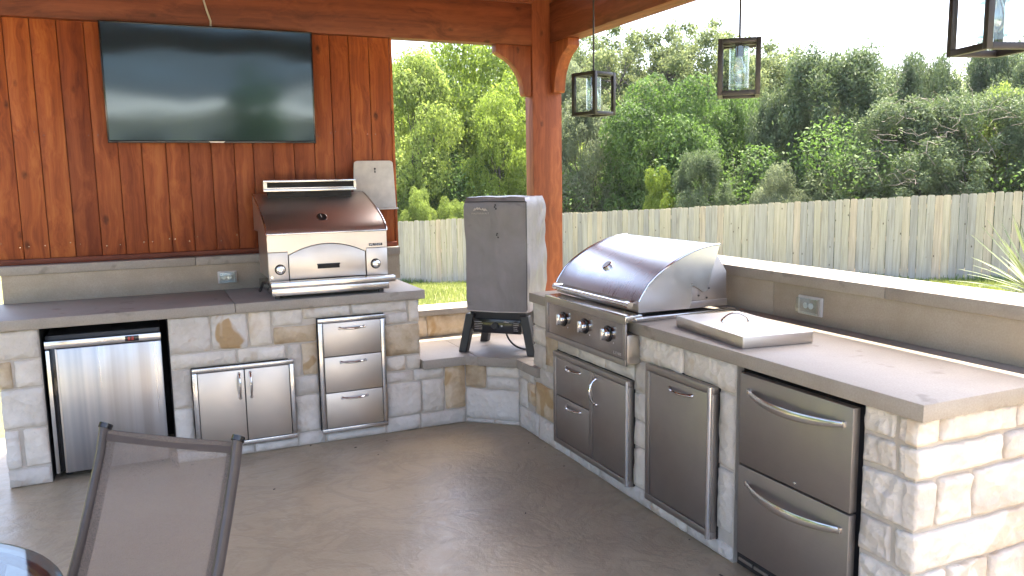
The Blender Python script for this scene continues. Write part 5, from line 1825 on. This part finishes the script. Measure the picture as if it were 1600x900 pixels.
# yucca beyond the bar
yu = thing('yucca', 'spiky yucca with pale stiff leaves past the right end of the bar ledge', 'plant', (6.2, 3.95, gz(6.2, 3.95)))
r_ = np.random.default_rng(2)
ht = 0.74
B().tube([(0, 0, -0.02), (0.01, 0, 0.25), (0, 0.01, ht + 0.1)], [0.07, 0.06, 0.05], 10).build('stem', 'bark', yu)
for i in range(120):
    a = i * 2.39996
    el = R(80 - 95 * (i / 120) ** 0.8)
    L = 0.62 * (0.85 + 0.3 * r_.random())
    d = Vector((math.cos(a) * math.cos(el), math.sin(a) * math.cos(el), math.sin(el)))
    sd = Vector((-math.sin(a), math.cos(a), 0))
    o0 = Vector((0, 0, ht + 0.12 * (1 - i / 120)))
    bm = bmesh.new()
    prev = None
    for j in range(6):
        t = j / 5
        c = o0 + d * L * t + Vector((0, 0, -0.10 * t * t * (1 if el < R(40) else 0.2)))
        w_ = 0.019 * (1 - t) ** 0.6 + 0.001
        up_ = sd.cross(d) * 0.004
        row = [bm.verts.new(c - sd * w_), bm.verts.new(c - up_), bm.verts.new(c + sd * w_)]
        if prev:
            bm.faces.new((prev[0], prev[1], row[1], row[0]))
            bm.faces.new((prev[1], prev[2], row[2], row[1]))
        prev = row
    b = B()
    b._merge(bm)
    b.build('leaf', 'yucca', yu)

# ------------------------------------------------------------------ unseen house and trees added behind and beside the camera for reflections
hs = thing('house', 'unseen beige stucco house added behind the patio for reflections', 'house', (0, -19.0, -1.3))
box('wall', 'stucco', hs, -7.5, 8.5, -0.4, 0.0, -0.3, 2.9, 0.01)  # added house, sized to form bands in the television's reflection
B().prism([(-0.6, 2.9), (0.55, 2.9), (0.55, 3.02), (-2.5, 3.55), (-2.6, 3.45)], 0, -8.0, 9.0).build('roof', 'stucco', hs)
for x in (-5.8, -3.4, -0.6, 2.2, 5.2):
    wf = B().box(x, x + 1.3, 0.002, 0.05, 0.9, 2.3, 0.004).build('window', 'sheet', hs)
    pn = B().box(x + 0.07, x + 1.23, 0.0505, 0.058, 0.97, 2.23, 0).build('pane', 'window', None)
    pn.parent = wf
    pn.location -= wf.location
for (x, y, s_, key, mt, lb) in ((-13, 3, 4.2, 'r1', 'leaf_dark', 'unseen dark tree added for reflections left of the patio nearest the house'), (-14, 9, 4.8, 'r2', 'leaf_bright', 'unseen green tree added for reflections left of the patio in the middle'), (-11, 15, 4.4, 'r1', 'leaf_bright', 'unseen green tree added for reflections far left of the patio'), (3.0, -13.0, 0.95, 'r2', 'leaf_dark', 'unseen dark shrub added behind the patio for the television reflection')):  # all unseen; the shrub stands in for a dark blot mirrored in the television
    t = thing('reflected_tree', lb, 'tree', (x, y, gz(x, y)), s_)
    ck = (key, mt)
    if ck not in _lm:
        _lm[ck] = quads_mesh('crown_' + key, CR[key][0], mt)
    c_ = link('crown', _lm[ck], None, t)
    c_.scale = (s_ * 0.75, s_ * 0.75, s_ * (0.72 if s_ > 2 else 1.3))
    c_.location = (0, 0, 0.6)
    c_ = link('trunk', CR[key][1], None, t)
    c_.scale = (s_ * 0.75, s_ * 0.75, s_ * 0.72)
    c_.location = (0, 0, 0.9)

# wind-blown bits along the counter bases
db = B()
r_ = random.Random(8)
for i in range(20):
    if i % 2:
        x, y = 2.10 - r_.random() ** 2 * 0.6, r_.uniform(2.2, 4.6)
    else:
        x, y = r_.uniform(0.1, 1.9), 4.89 - r_.random() ** 2 * 0.7
    m_ = Matrix.Translation((x, y, 0.008)) @ Matrix.Rotation(r_.random() * 6.28, 4, 'Z')
    l = r_.uniform(0.003, 0.008)
    db.box(-l, l, -l * 0.45, l * 0.45, -0.001, 0.0015, 0, mat=m_)
o = db.build('leaf_debris', 'bark')
o['kind'] = 'stuff'
tag(o, 'dark leaf bits scattered on the floor along the counter bases', 'debris')

# thin haze volume added for the washed, veiled look of the tree line
hz = N('added_haze')
hz.t.nodes.remove(hz.p)
pvv = hz.n('ShaderNodeVolumePrincipled', {'Color': (0.9, 0.94, 1.0, 1), 'Density': 0.0003})
hz.t.links.new(pvv.outputs[0], hz.out.inputs['Volume'])
hz_o = box('haze', hz.m, None, -155, 265, -125, 305, -6, 12, 0)
hz_o['kind'] = 'stuff'
tag(hz_o, 'thin pale haze added for the veiled look of the trees', 'haze')
